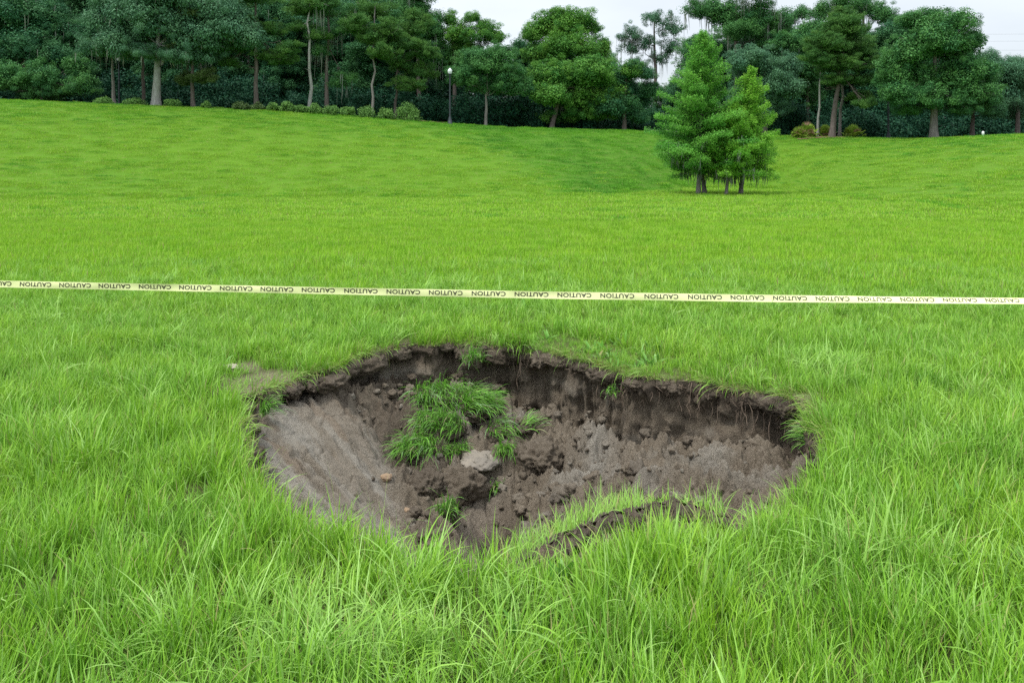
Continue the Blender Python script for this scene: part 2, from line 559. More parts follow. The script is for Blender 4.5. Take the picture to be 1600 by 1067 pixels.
pts += [(-0.3, 3.8, -0.55), (-0.7, 3.7, -0.42), (0.05, 3.6, -0.50), (-0.2, 3.2, -0.42), (0.5, 3.75, -0.34), (0.9, 3.8, -0.30), (1.3, 4.0, -0.28),
        (-1.2, 4.2, -0.30), (0.3, 4.2, -0.60), (-0.1, 4.2, -0.80), (-0.2, 4.7, -0.92), (-1.9, 5.5, -0.10), (0.5, 3.4, -0.32), (1.1, 3.6, -0.28), (-1.7, 5.9, -0.16)]
pts = np.array(pts)


def rbf_fit(p):
    d = np.hypot(p[:, None, 0] - p[None, :, 0], p[:, None, 1] - p[None, :, 1])
    n_ = len(p)
    A = np.zeros((n_ + 3, n_ + 3))
    A[:n_, :n_] = np.sqrt(d ** 2 + 0.05 ** 2) + np.eye(n_) * 0.12 * -1
    A[:n_, n_:] = np.c_[np.ones(n_), p[:, :2]]
    A[n_:, :n_] = A[:n_, n_:].T
    return np.linalg.solve(A, np.r_[p[:, 2], 0, 0, 0])


_wv = rbf_fit(pts)


def floor_base(X, Y):
    X = np.asarray(X, float); Y = np.asarray(Y, float)
    r = _wv[-3] + _wv[-2] * X + _wv[-1] * Y
    for k, p in enumerate(pts):
        r = r + _wv[k] * np.sqrt((X - p[0]) ** 2 + (Y - p[1]) ** 2 + 0.05 ** 2)
    return r


def zones(X, Y):
    """rubble (crumbled right heap and back), slope (smooth washed left side)"""
    sl = sstep(-0.62, -0.86, X + 0.28 * (Y - 5.2)) * sstep(6.35, 5.9, Y + 0.3 * (X + 1.2))
    ch = np.exp(-((X + 0.20 + 0.05 * np.sin(Y * 5)) / 0.11) ** 2) * sstep(4.6, 4.9, Y) * sstep(6.0, 5.8, Y)   # washed channel below the stone
    fr_ = sstep(4.7, 4.2, Y) * 0.5
    sm = np.clip(sl + ch + fr_, 0, 1)
    return 1 - sm, sl, ch


def floor_z(X, Y):
    z = floor_base(X, Y)
    rub, sl, ch = zones(X, Y)
    wx, wy = 0.10 * vn(X * 4, Y * 4, seed=61), 0.10 * vn(X * 4, Y * 4, seed=62)
    d1, i1 = cells((X + wx) * 6.5, (Y + wy) * 6.5, 71)
    d2, i2 = cells((X + wx * .5) * 15, (Y + wy * .5) * 15, 72)
    d3, i3 = cells(X * 34, Y * 34, 73)
    lump = 0.085 * (i1 - 0.25) * np.sqrt(np.clip(1 - d1 ** 2, 0, 1)) + 0.042 * i2 * np.sqrt(np.clip(1 - d2 ** 2, 0, 1)) + 0.017 * i3 * np.sqrt(np.clip(1 - d3 ** 2, 0, 1))
    lump = lump * (0.6 + 0.4 * vn(X * 2.3, Y * 2.3, seed=64)) + 0.05 * fbm(X * 3, Y * 3, seed=65)
    # run-off grooves down the left slope: along direction (0.72,-0.69)
    u = X * 0.72 - Y * 0.69; v = X * 0.69 + Y * 0.72
    u2 = u + 0.1 * vn(u * 3, v * 3, seed=69)
    groove = 0.035 * fbm(u2 * 2.2, v * 11, seed=66, oct=4) + 0.04 * fbm(u * 2, v * 3.0, seed=67, oct=3) - 0.035 * sstep(0.45, 0.8, fbm(u2 * 4, v * 16, seed=68, oct=3) + 0.25)
    gn = fbm(X * 9, Y * 9, seed=74, oct=4)
    crumb = 0
    for fq, am in ((7, .050), (14, .034), (28, .020), (55, .011), (90, .006)):
        crumb = crumb + am * 1.7 * (np.abs(vn(X * fq + 0.3 * vn(X * fq * .5, Y * fq * .5, seed=79), Y * fq, seed=76 + fq)) - 0.3)
    db, ib = cells(X * 2.6 + wx * 3, Y * 2.6 + wy * 3, 78)
    block = 0.13 * (ib - 0.5) * sstep(0.75, 0.25, db) + 0.05 * (ib - .5) * 2 * (X * 2.6 - np.floor(X * 2.6) - .5)
    ck = np.abs(vn(u2 * 1.6, v * 7, seed=85)); ck2 = np.abs(vn(X * 5 + wx * 4, Y * 5 + wy * 4, seed=86))
    crack = -0.045 * sstep(0.09, 0.0, ck) * sstep(-.1, .4, vn(u * 2.5, v * 2.5, seed=87)) - 0.03 * sstep(0.07, 0.0, ck2)
    step = 0.045 * (np.round((u2 * 5 + vn(v * 4, u * 4, seed=88))) - (u2 * 5 + vn(v * 4, u * 4, seed=88)))
    z = z - 0.22 * np.exp(-(((X + 0.14) / 0.13) ** 2 + ((Y - 5.30) / 0.20) ** 2))
    return z + (lump * 0.9 + crumb * 1.15 + block) * rub + (groove + 0.30 * crumb + crack + step * 0.16) * (1 - rub) + 0.010 * gn


gx = np.linspace(-2.25, 2.3, 500); gy = np.linspace(2.85, 7.55, 520)
FX, FY = np.meshgrid(gx, gy)
FZ = floor_z(FX, FY)
sd = rim_sd(FX, FY)
FZ = FZ - 0.25 * sstep(-0.36, -0.02, sd) * sstep(-0.2, 0.3, FY - HC[1]) * sstep(-1.1, -0.8, FX) - 0.10 * sstep(0.0, 0.25, sd)
FZ = np.minimum(FZ, -0.06)
nfx = len(gx)
a, b = np.meshgrid(np.arange(nfx - 1), np.arange(len(gy) - 1))
q = np.stack([b * nfx + a, b * nfx + a + 1, (b + 1) * nfx + a + 1, (b + 1) * nfx + a], -1)
q = q[(sd[:-1, :-1] < 0.16)].reshape(-1, 4)
rub, sl, ch = zones(FX, FY)
u = FX * 0.72 - FY * 0.69; v = FX * 0.69 + FY * 0.72
pale = np.clip(sl * (0.32 + 0.68 * sstep(-0.25, 0.35, fbm(u * 1.4, v * 9, seed=81, oct=5))) + ch * 0.8 + 0.7 * sstep(0.15, 0.5, fbm(FX * 2.2, FY * 2.2, seed=82)) * rub
               + 0.9 * np.exp(-(((FX - 0.62) / 0.13) ** 2 + ((FY - 5.75) / 0.3) ** 2)) + 0.7 * np.exp(-(((FX - 1.42) / 0.28) ** 2 + ((FY - 4.75) / 0.12) ** 2)), 0, 1)
tan = np.clip(sl * sstep(0.02, 0.3, fbm(u * 2.2 + 4, v * 8, seed=83, oct=5)) * 0.6 + 0.5 * ch, 0, 1)
hum = np.clip(0.8 * np.exp(-(((FX + 0.14) / 0.16) ** 2 + ((FY - 5.28) / 0.22) ** 2)) + 0.75 * np.exp(-(((FX + 0.95) / 0.25) ** 2 + ((FY - 6.35) / 0.45) ** 2)) + 0.7 * sstep(0.2, 0.6, fbm(FX * 1.6, FY * 1.6, seed=84)) * rub  # leading term paints the shade of the deepest pocket
              + 0.6 * sstep(-0.22, 0.0, sd), 0, 1)
hole = ob('sinkhole', mesh_np('sinkhole_floor', np.stack([FX, FY, FZ], -1).reshape(-1, 3), q, M_soil, True,
                              np.stack([hum, pale, tan], -1).reshape(-1, 3)))
tag(hole, 'wide collapsed sinkhole of crumbled brown soil in the grass', kind='structure')

# walls, with an overhanging turf lip and a hollow below it
ND = 44
TX, TY = HC[0] + rin * ct, HC[1] + rin * st_
zb = floor_z(HC[0] + (rin - 0.12) * ct, HC[1] + (rin - 0.12) * st_) - 0.12
zb = np.minimum(zb - 0.24 * sstep(0.0, 0.4, st_), -0.18)
back = sstep(0.1, 0.5, st_)            # back side is steepest
dd = np.linspace(0, 1, ND)[:, None] ** 1.15
WZ = lip_z[None] + (zb - lip_z)[None] * dd
depth = lip_z[None] - WZ
ang = th[None] + 0 * dd
cxn, cyn = np.cos(ang) * 2, np.sin(ang) * 2
und = sstep(0.03, 0.13, depth) * (0.02 + 0.10 * np.clip(vn(cxn * 1.7, cyn * 1.7, seed=91) + 0.15, 0, 1)) * (0.35 + 0.65 * back[None])
tal = sstep(0.6, 1.0, dd) * (0.08 + 0.08 * vn(cxn * 2, cyn * 2, seed=92))
crk = 0.07 * fbm(cxn * 5, cyn * 5, WZ * 7, seed=93, oct=4) + 0.02 * fbm(cxn * 18, cyn * 18, WZ * 14, seed=94, oct=3)
crk = crk + 0.030 * vn(cxn * 16, cyn * 16, WZ * 1.6, seed=102) + 0.016 * vn(cxn * 40, cyn * 40, WZ * 2.5, seed=103)
d1, i1 = cells(ang * 18 + 0.4 * vn(cxn * 4, cyn * 4, WZ * 6, seed=96), WZ * 9, 97)
lumpw = 0.03 * i1 * np.sqrt(np.clip(1 - d1 ** 2, 0, 1))
frin = 0.045 * vn(cxn * 30, cyn * 30, WZ * 20, seed=95) * sstep(0.0, 0.05, depth) * sstep(0.2, 0.08, depth)
WR = rin[None] + und - tal + (crk - lumpw) * sstep(0.0, 0.04, depth) + frin
VW = np.stack([HC[0] + WR * np.cos(ang), HC[1] + WR * np.sin(ang), WZ], -1).reshape(-1, 3)
i = np.arange(ND - 1)[:, None] * NT + np.arange(NT)[None]
j = np.arange(ND - 1)[:, None] * NT + (np.arange(NT)[None] + 1) % NT
qw = np.stack([i, j, j + NT, i + NT], -1).reshape(-1, 4)
humw = np.clip(sstep(0.17, 0.06, depth + 0.05 * vn(cxn * 6, cyn * 6, seed=98)) * 0.9 + 0.35 * sstep(-0.1, 0.5, fbm(cxn * 3, cyn * 3, WZ * 5, seed=99)), 0, 1)
palew = np.clip(0.9 * sstep(0.0, 0.5, fbm(cxn * 1.4, cyn * 1.4, WZ * 5, seed=100)) * sstep(0.15, 0.3, depth), 0, 1)
tanw = np.clip(0.7 * sstep(0.2, 0.6, fbm(cxn * 2.4, cyn * 2.4, WZ * 12, seed=101)) * sstep(0.12, 0.25, depth), 0, 1)
wall = ob('soil_wall', mesh_np('soil_wall', VW, qw, M_soil, True, np.stack([humw, palew, tanw], -1).reshape(-1, 3)), hole)


# ------------------------------------------------------------------ tubes, roots
def tube_np(path, radii, sides=6):
    path = np.asarray(path, float); n_ = len(path)
    d = np.gradient(path, axis=0)
    d /= np.linalg.norm(d, axis=1, keepdims=True) + 1e-9
    ref = np.where(np.abs(d[:, 2:3]) > 0.9, np.array([[1.0, 0, 0]]), np.array([[0, 0, 1.0]]))
    s = np.cross(d, ref); s /= np.linalg.norm(s, axis=1, keepdims=True) + 1e-9
    t = np.cross(d, s)
    ph = np.arange(sides) * 2 * math.pi / sides
    r = np.asarray(radii, float)[:, None, None]
    v_ = path[:, None] + r * (np.cos(ph)[None, :, None] * s[:, None] + np.sin(ph)[None, :, None] * t[:, None])
    a_ = np.arange(n_ - 1)[:, None] * sides + np.arange(sides)[None]
    b_ = np.arange(n_ - 1)[:, None] * sides + (np.arange(sides)[None] + 1) % sides
    return v_.reshape(-1, 3), np.stack([a_, b_, b_ + sides, a_ + sides], -1).reshape(-1, 4)


class Acc:
    def __init__(s): s.v, s.q, s.c, s.n = [], [], [], 0
    def add(s, v_, q_, c_=None):
        s.v.append(v_); s.q.append(np.asarray(q_) + s.n); s.n += len(v_)
        s.c.append(np.zeros((len(v_), 3)) if c_ is None else c_)
    def mesh(s, name, mat, smooth=False):
        return mesh_np(name, np.concatenate(s.v), np.concatenate(s.q), mat, smooth, np.concatenate(s.c))


M_root = solid('roots', (0.10, 0.075, 0.055), 0.95, 0.1, (0.27, 0.21, 0.16), 30)
ac = Acc()
for k in range(2600):
    t_ = rng.uniform(-0.1, math.pi + 0.35)
    dens = 0.25 + 0.75 * max(math.exp(-((t_ - 0.42) / 0.42) ** 2), 0.9 * math.exp(-((t_ - 2.75) / 0.14) ** 2), 0.6 * math.exp(-((t_ - 1.50) / 0.06) ** 2))
    if rng.random() > dens: continue
    dl = rng.uniform(0.02, 0.10)
    r_ = float(rim_r(np.array(t_))) + rng.uniform(-0.025, 0.03)
    p = np.array([HC[0] + r_ * math.cos(t_), HC[1] + r_ * math.sin(t_), -dl])
    L = (rng.gamma(2.0, 0.055) + 0.03) if k % 3 == 0 else rng.uniform(.02, .09)
    n_ = 6
    path = [p]
    for m_ in range(n_):
        p = p + np.array([rng.normal(0, .012), rng.normal(0, .012), -L / n_])
        path.append(p)
    r0 = rng.choice([0.0018, 0.003, 0.005], p=[.66, .27, .07])
    v_, q_ = tube_np(path, np.linspace(r0, 0.0008, n_ + 1), 4)
    ac.add(v_, q_)
for k in range(90):      # longer bare roots, thickest on the right wall
    t_ = rng.choice([rng.normal(.42, .30), rng.normal(1.52, .07), rng.normal(2.72, .12)], p=[.68, .16, .16])
    r_ = float(rim_r(np.array(t_))) - rng.uniform(0.01, 0.05)
    p = np.array([HC[0] + r_ * math.cos(t_), HC[1] + r_ * math.sin(t_), -rng.uniform(.02, .06)])
    L = rng.uniform(.10, .34)
    path = [p]
    for m_ in range(8):
        p = p + np.array([rng.normal(0, .010), rng.normal(0, .010), -L / 8])
        path.append(p)
    v_, q_ = tube_np(path, np.linspace(rng.uniform(.0035, .007), .0015, 9), 5)
    ac.add(v_, q_)
roots = ob('roots', ac.mesh('roots', M_root), hole)
roots['kind'] = 'stuff'


# ------------------------------------------------------------------ soil clods
def icosphere(sub=1):
    t = (1 + 5 ** .5) / 2
    v_ = [(-1, t, 0), (1, t, 0), (-1, -t, 0), (1, -t, 0), (0, -1, t), (0, 1, t), (0, -1, -t), (0, 1, -t), (t, 0, -1), (t, 0, 1), (-t, 0, -1), (-t, 0, 1)]
    f_ = [(0, 11, 5), (0, 5, 1), (0, 1, 7), (0, 7, 10), (0, 10, 11), (1, 5, 9), (5, 11, 4), (11, 10, 2), (10, 7, 6), (7, 1, 8), (3, 9, 4), (3, 4, 2), (3, 2, 6), (3, 6, 8),
          (3, 8, 9), (4, 9, 5), (2, 4, 11), (6, 2, 10), (8, 6, 7), (9, 8, 1)]
    v_ = [np.array(p) / np.linalg.norm(p) for p in v_]
    for _ in range(sub):
        mid = {}; nf = []
        def m(a_, b_):
            k_ = (min(a_, b_), max(a_, b_))
            if k_ not in mid:
                p_ = v_[a_] + v_[b_]; v_.append(p_ / np.linalg.norm(p_)); mid[k_] = len(v_) - 1
            return mid[k_]
        for a_, b_, c_ in f_:
            x, y, z = m(a_, b_), m(b_, c_), m(c_, a_)
            nf += [(a_, x, z), (b_, y, x), (c_, z, y), (x, y, z)]
        f_ = nf
    return np.array(v_), np.array(f_)


ICO = {k: icosphere(k) for k in (1, 2, 3, 4)}


def lump(sub, size, seed, rough=0.35, freq=1.6, fine=0.0):
    v_, f_ = ICO[sub]
    n_ = fbm(v_[:, 0] * freq + seed, v_[:, 1] * freq, v_[:, 2] * freq, seed=seed, oct=4, gain=0.55)
    r_ = 1 + rough * n_
    if fine:
        for fq, am in ((3, 1.0), (6, .7), (12, .45)):
            r_ = r_ + fine * am * (0.45 - np.abs(vn(v_[:, 0] * fq + seed, v_[:, 1] * fq, v_[:, 2] * fq, seed=seed + fq)))
    return v_ * r_[:, None] * np.asarray(size), f_


ac = Acc()
TL = [lump(3, 1, 700 + k_, 0.6, 1.8, .32) for k_ in range(8)]
for k in range(85):
    t_ = rng.uniform(-.25, math.pi + .35)
    r_ = float(rim_r(np.array(t_))) + rng.uniform(-.05, .05)
    sz = rng.uniform(.03, .085)
    v_, f_ = TL[k % 8]
    a_ = t_ + rng.normal(0, .5); ca, sa = math.cos(a_), math.sin(a_)
    R = np.array([[ca, -sa, 0], [sa, ca, 0], [0, 0, 1]])
    v2 = (v_ * np.array([.8, 1.5, .75])) @ R.T * sz + np.array([HC[0] + r_ * math.cos(t_), HC[1] + r_ * math.sin(t_), -.045 - sz * rng.uniform(.5, 1.0)])
    c_ = np.zeros((len(v_), 3)); c_[:, 0] = rng.uniform(.3, .9)
    ac.add(v2, f_, c_)
tl_ = ob('turf_lumps', ac.mesh('turf_lumps', M_soil, True), hole)
tl_['kind'] = 'stuff'
CL = [lump(1, 1, s, 0.9, 2.4, .5) for s in range(14)] + [lump(2, 1, 40 + s, 0.7, 2.2, 0.5) for s in range(14)]
ac = Acc()
cnt = 0
for k in range(9000):
    X, Y = rng.uniform(-1.9, 2.0), rng.uniform(3.6, 7.2)
    rb = float(zones(X, Y)[0]); s_ = float(rim_sd(X, Y))
    if s_ > -0.06: continue
    hv = float(vn(X * 2.1, Y * 2.1, seed=111))
    if rng.random() > (0.01 + 0.45 * max(0, rb - .3) * (0.55 + 0.6 * hv)): continue
    sz = min(0.006 + rng.gamma(1.4, 0.0085), 0.06) * (1.0 if rb > .5 else 0.55)
    v_, f_ = CL[rng.integers(14, 28) if sz > 0.03 else rng.integers(0, 14)]
    a_ = rng.uniform(0, 6.28); ca, sa = math.cos(a_), math.sin(a_)
    R = np.array([[ca, -sa, 0], [sa, ca, 0], [0, 0, 0.75]])
    z_ = float(floor_z(np.array(X), np.array(Y)))
    c_ = np.zeros((len(v_), 3)); c_[:, 0] = rng.uniform(0, .7) * (rng.random() < .5); c_[:, 1] = rng.uniform(0, .7) * (rng.random() < .4)
    ac.add(v_ @ R.T * sz + np.array([X, Y, z_ + sz * 0.02]), f_, c_)
    cnt += 1
    if cnt > 3000: break
clods = ob('soil_rubble', ac.mesh('soil_rubble', M_soil, True))
tag(clods, 'loose crumbs and clods of brown soil strewn over the sinkhole floor', 'soil rubble', kind='stuff')


# ------------------------------------------------------------------ grass blades
def blades(base, h, wd, az, a0, bend, K=4, facing=None, col=None, zb=None):
    """curved tapering blades; all arrays of length n; base (n,3)"""
    n_ = len(h)
    t = np.linspace(0, 1, K + 1)
    ang_ = a0[:, None] + bend[:, None] * t[None] ** 1.4
    ds = (h / K)[:, None]
    hx = np.concatenate([np.zeros((n_, 1)), np.cumsum(np.sin(ang_[:, :-1] + ang_[:, 1:] * 0) * ds, 1)], 1)
    hz = np.concatenate([np.zeros((n_, 1)), np.cumsum(np.cos(ang_[:, :-1]) * ds, 1)], 1)
    dx, dy = np.cos(az), np.sin(az)
    cen = base[:, None] + np.stack([hx * dx[:, None], hx * dy[:, None], hz], -1)
    fa = rng.uniform(-0.9, 0.9, n_) if facing is None else facing
    side = np.stack([-dy * np.cos(fa), dx * np.cos(fa), np.sin(fa)], -1) + np.stack([dx * np.sin(fa) * .6, dy * np.sin(fa) * .6, 0 * fa], -1)
    side /= np.linalg.norm(side, axis=1, keepdims=True)
    wt = (np.minimum(1, 0.55 + t * 1.8) * (1 - t ** 2.2)) * 0.5
    wt[-1] = 0.04
    L_ = cen - side[:, None] * (wd[:, None] * wt[None])[..., None]
    R_ = cen + side[:, None] * (wd[:, None] * wt[None])[..., None]
    v_ = np.stack([L_, R_], 2).reshape(n_, (K + 1) * 2, 3)
    kk = np.arange(K) * 2
    qq = np.stack([kk, kk + 1, kk + 3, kk + 2], -1)
    q_ = (np.arange(n_) * (K + 1) * 2)[:, None, None] + qq[None]
    c_ = np.repeat(col[:, None], (K + 1) * 2, 1).reshape(-1, col.shape[1])
    return v_.reshape(-1, 3), q_.reshape(-1, 4), c_


def tuft(name, n_, R, hr, wr, a0, bend, K, mat, pale=(0, 0.25), palep=0.15, dryp=0.03, stalk=0, comb=None, combw=0.0):
    r_ = R * np.sqrt(rng.random(n_)); a_ = rng.uniform(0, 2 * math.pi, n_)
    base = np.stack([r_ * np.cos(a_), r_ * np.sin(a_), np.full(n_, -0.01)], -1)
    h = rng.uniform(hr[0], hr[1], n_) * rng.choice([0.55, 0.8, 1.0], n_, p=[.25, .35, .4])
    wd = rng.uniform(wr[0], wr[1], n_)
    az = a_ + rng.normal(0, 1.2, n_)
    if comb is not None:
        az = np.where(rng.random(n_) < combw, comb + rng.normal(0, 0.5, n_), az)
    aa = np.abs(rng.normal(a0[0], a0[1], n_)); bb = rng.uniform(bend[0], bend[1], n_)
    col = np.zeros((n_, 3)); col[:, 0] = rng.random(n_)
    col[:, 1] = np.where(rng.random(n_) < palep, rng.uniform(0.4, 1, n_), rng.uniform(pale[0], pale[1], n_))
    col[:, 2] = np.where(rng.random(n_) < dryp, rng.uniform(0.5, 1, n_), 0)
    v_, q_, c_ = blades(base, h, wd, az, aa, bb, K, None, col)
    if stalk:
        m_ = stalk
        a2 = rng.uniform(0, 6.28, m_)
        col2 = np.zeros((m_, 3)); col2[:, 0] = rng.random(m_); col2[:, 1] = 0.5; col2[:, 2] = rng.uniform(0.1, .5, m_)
        v2, q2, c2 = blades(np.zeros((m_, 3)), rng.uniform(hr[1] * 1.1, hr[1] * 1.6, m_), np.full(m_, wr[0] * .6), a2, rng.uniform(0, .4, m_), rng.uniform(0.1, .6, m_), K, None, col2)
        q_ = np.concatenate([q_, q2 + len(v_)]); v_ = np.concatenate([v_, v2]); c_ = np.concatenate([c_, c2])
    return bpy.data.objects.new(name, mesh_np(name, v_, q_, mat, True, c_))


def scatter(name, variants, P, rot, scl, idx, label):
    """one object of vertices; geometry nodes put a tuft on each"""
    col = bpy.data.collections.new(name + '_tufts')
    for k, o in enumerate(variants):
        o.name = 'tuft_%s_%02d' % (name, k)
        col.objects.link(o)
    me = bpy.data.meshes.new(name)
    me.vertices.add(len(P)); me.vertices.foreach_set('co', P.astype(np.float32).ravel())
    a_ = me.attributes.new('rot', 'FLOAT_VECTOR', 'POINT'); a_.data.foreach_set('vector', rot.astype(np.float32).ravel())
    a_ = me.attributes.new('scl', 'FLOAT_VECTOR', 'POINT'); a_.data.foreach_set('vector', scl.astype(np.float32).ravel())
    a_ = me.attributes.new('idx', 'INT', 'POINT'); a_.data.foreach_set('value', idx.astype(np.int32))
    me.update()
    o = ob(name, me)
    ng = bpy.data.node_groups.new(name + '_scatter', 'GeometryNodeTree')
    ng.interface.new_socket('Geometry', in_out='INPUT', socket_type='NodeSocketGeometry')
    ng.interface.new_socket('Geometry', in_out='OUTPUT', socket_type='NodeSocketGeometry')
    gi = ng.nodes.new('NodeGroupInput'); go = ng.nodes.new('NodeGroupOutput')
    ip = ng.nodes.new('GeometryNodeInstanceOnPoints'); ci = ng.nodes.new('GeometryNodeCollectionInfo')
    ci.inputs['Collection'].default_value = col
    ci.inputs['Separate Children'].default_value = True
    ci.inputs['Reset Children'].default_value = True
    ip.inputs['Pick Instance'].default_value = True
    def attr(nm, dt):
        x = ng.nodes.new('GeometryNodeInputNamedAttribute'); x.data_type = dt; x.inputs['Name'].default_value = nm
        return x.outputs['Attribute']
    L = ng.links.new
    L(gi.outputs[0], ip.inputs['Points']); L(ci.outputs[0], ip.inputs['Instance'])
    L(attr('idx', 'INT'), ip.inputs['Instance Index'])
    L(attr('rot', 'FLOAT_VECTOR'), ip.inputs['Rotation'])
    L(attr('scl', 'FLOAT_VECTOR'), ip.inputs['Scale'])
    L(ip.outputs[0], go.inputs[0])
    md = o.modifiers.new('scatter', 'NODES'); md.node_group = ng
    return tag(o, label, 'grass', kind='stuff')


# near grass --------------------------------------------------------------
VAR = []
for k in range(10):   # 0-9 upright
    VAR.append(tuft('u', 23, 0.052, (0.09, 0.225), (0.0036, 0.0098), (0.16, 0.18), (0.1, 1.4), 4, M_grass, (0, .2), .10, .055, 0))
for k in range(6):    # 10-15 arching, paler
    VAR.append(tuft('l', 20, 0.06, (0.17, 0.32), (0.0038, 0.0098), (0.45, 0.25), (0.6, 1.7), 6, M_grass, (0.15, .55), .35, .03, 0, comb=0.4 * k, combw=.6))
for k in range(3):    # 16-18 with seed stalks
    VAR.append(tuft('s', 14, 0.05, (0.13, 0.25), (0.004, 0.007), (0.15, 0.15), (0.2, 1.0), 4, M_grass, (0, .3), .2, .10, 2))
for k in range(3):    # 19-21 short, thin, dry
    VAR.append(tuft('d', 12, 0.06, (0.05, 0.13), (0.003, 0.006), (0.4, 0.3), (0.3, 1.2), 4, M_grass, (0.1, .4), .2, .25, 0))


def field(y0, y1, dens, margin=2.8):
    area_n = int(dens * (y1 - y0) * 2 * (0.66 * y1 + margin))
    Y = rng.uniform(y0, y1, area_n); X = rng.uniform(-1, 1, area_n) * (0.66 * y1 + margin)
    k = np.abs(X) < 0.66 * Y + margin
    return X[k], Y[k]


parts = [field(1.9, 5.0, 375), field(5.0, 8.0, 310), field(8.0, 10.5, 230), field(10.5, 12.5, 110)]
X = np.concatenate([p[0] for p in parts]); Y = np.concatenate([p[1] for p in parts])
sd_ = rim_sd(X, Y)
bm = bare_mask(X, Y)
k = (sd_ > 0.005 + 0.02 * vn(X * 9, Y * 9, seed=121)) & (rng.random(len(X)) > bm * 0.72)
X, Y, sd_, bm = X[k], Y[k], sd_[k], bm[k]
n_ = len(X)
lay = 0.9 * np.exp(-(((X + 0.42) / 0.5) ** 2 + ((Y - 2.62) / 0.33) ** 2)) + 0.5 * sstep(0.25, 0.6, fbm(X * 1.3, Y * 1.3, seed=122)) + 0.04
idx = rng.integers(0, 10, n_)
idx = np.where(rng.random(n_) < lay, rng.integers(10, 16, n_), idx)
idx = np.where(rng.random(n_) < 0.035, rng.integers(16, 19, n_), idx)
idx = np.where((bm > .25) | ((sd_ < 0.04) & (rng.random(n_) < .25)), rng.integers(19, 22, n_), idx)
sl_y = np.interp(X, [0.02, 0.36, 0.66, 1.0, 1.35], [3.30, 3.52, 3.70, 3.66, 3.8])
fsl = sstep(-0.1, 0.1, X) * sstep(1.5, 1.25, X) * sstep(-0.55, -0.15, Y - sl_y) * (sd_ < .6)
sc_ = rng.uniform(0.75, 1.15, n_) * (1 - 0.22 * sstep(3.5, 8, Y)) * (1 - 0.5 * fsl) * np.maximum(0.86, 1 + 0.25 * fbm(X * 0.9, Y * 0.9, seed=123) + 0.30 * vn(X * 4.5, Y * 4.5, seed=124)) * (1 - 0.12 * np.exp(-np.clip(sd_, 0, 9) / 0.12))
wsc = 1 + 0.25 * sstep(4, 10, Y)
rot = np.stack([rng.normal(0, .10, n_) + .12 * vn(X * 2.5, Y * 2.5, seed=125), rng.normal(0, .10, n_) + .12 * vn(X * 2.5, Y * 2.5, seed=126), rng.uniform(0, 6.28, n_)], -1)
# tufts on the rim lean out over the hole
dx, dy = X - HC[0], Y - HC[1]
rr = np.hypot(dx, dy); lean = np.exp(-np.clip(sd_, 0, 9) / 0.06) * rng.uniform(0.1, 0.6, n_)
lean = np.where(dy < -0.3, lean * 0.25, lean)
rot[:, 2] = np.where(lean > 0.25, 0, rot[:, 2])
rot[:, 0] += lean * dy / rr; rot[:, 1] += -lean * dx / rr
Z = micro(X, Y) * 0.8 - 0.03 * np.exp(-np.clip(sd_, 0, 9) / 0.1)
scatter('grass', VAR, np.stack([X, Y, Z], -1), rot, np.stack([sc_ * wsc, sc_ * wsc, sc_], -1), idx,
        'tall bright green grass all round the sinkhole up to the tape')

# broad-leaved weeds in loose patches
WV = [tuft('w', 9, 0.05, (0.06, 0.15), (0.018, 0.034), (0.55, 0.3), (0.3, 1.0), 4, M_weed, (0, .3), .1, .03, 0) for k in range(5)]
X, Y = field(2.2, 11.0, 60)
k = (rim_sd(X, Y) > .1) & (rng.random(len(X)) < 0.03 + 0.6 * sstep(.3, .6, fbm(X * .9 + 9, Y * .9, seed=127)))
X, Y = X[k], Y[k]
wx = np.concatenate([rng.normal(-4.9, .35, 90), rng.normal(4.7, .4, 90)]); wy = np.concatenate([rng.normal(12.6, .25, 90), rng.normal(10.9, .2, 90)])
X = np.concatenate([X, wx]); Y = np.concatenate([Y, wy]); n_ = len(X)
rot = np.stack([rng.normal(0, .15, n_), rng.normal(0, .15, n_), rng.uniform(0, 6.28, n_)], -1)
scl = np.repeat(rng.uniform(.7, 1.3, n_)[:, None], 3, 1)
tag(scatter('weeds', WV, np.stack([X, Y, micro(X, Y) * (Y < 9)], -1), rot, scl, rng.integers(0, 5, n_), 'low broad leaved weeds scattered through the grass'), None, 'weeds')

# middle distance ----------------------------------------------------------
VAR2 = [tuft('m', 190, 0.34, (0.10, 0.20), (0.007, 0.013), (0.15, 0.15), (0.2, 1.0), 3, M_grass_far, (0, .3), .12, .05, 1) for k in range(6)]
X, Y = field(9.4, 22, 15, 3.5)
k = rng.random(len(X)) < sstep(9.2, 12.2, Y) + .1
X, Y = X[k], Y[k]
n_ = len(X)
sc_ = rng.uniform(0.75, 1.05, n_) * (1 - 0.25 * sstep(10, 22, Y)) * (1 + 0.14 * fbm(X * .5, Y * .5, seed=131))
rot = np.stack([rng.normal(0, .06, n_), rng.normal(0, .06, n_), rng.uniform(0, 6.28, n_)], -1)
scatter('field_grass', VAR2, np.stack([X, Y, base_z(X, Y)], -1), rot, np.stack([sc_ * 1.05, sc_ * 1.05, sc_], -1), rng.integers(0, 6, n_),
        'even green meadow grass on the basin floor beyond the tape')
VAR3b = [tuft('g', 300, 0.6, (0.07, 0.16), (0.013, 0.024), (0.2, 0.2), (0.2, 1.0), 2, M_lush_shade, (0, .3), .08, .02, 0) for k in range(5)]
VAR3 = VAR3b + [tuft('f', 260, 0.6, (0.06, 0.15), (0.014, 0.026), (0.25, 0.2), (0.2, 1.1), 2, M_grass_far, (0, .4), .16, .08, 0) for k in range(6)]
X, Y = field(21.5, 63, 5.5, 4.5)
k = crest_t(X, Y) < 1.2
X, Y = X[k], Y[k]
pxx = 800 + F * X / Y
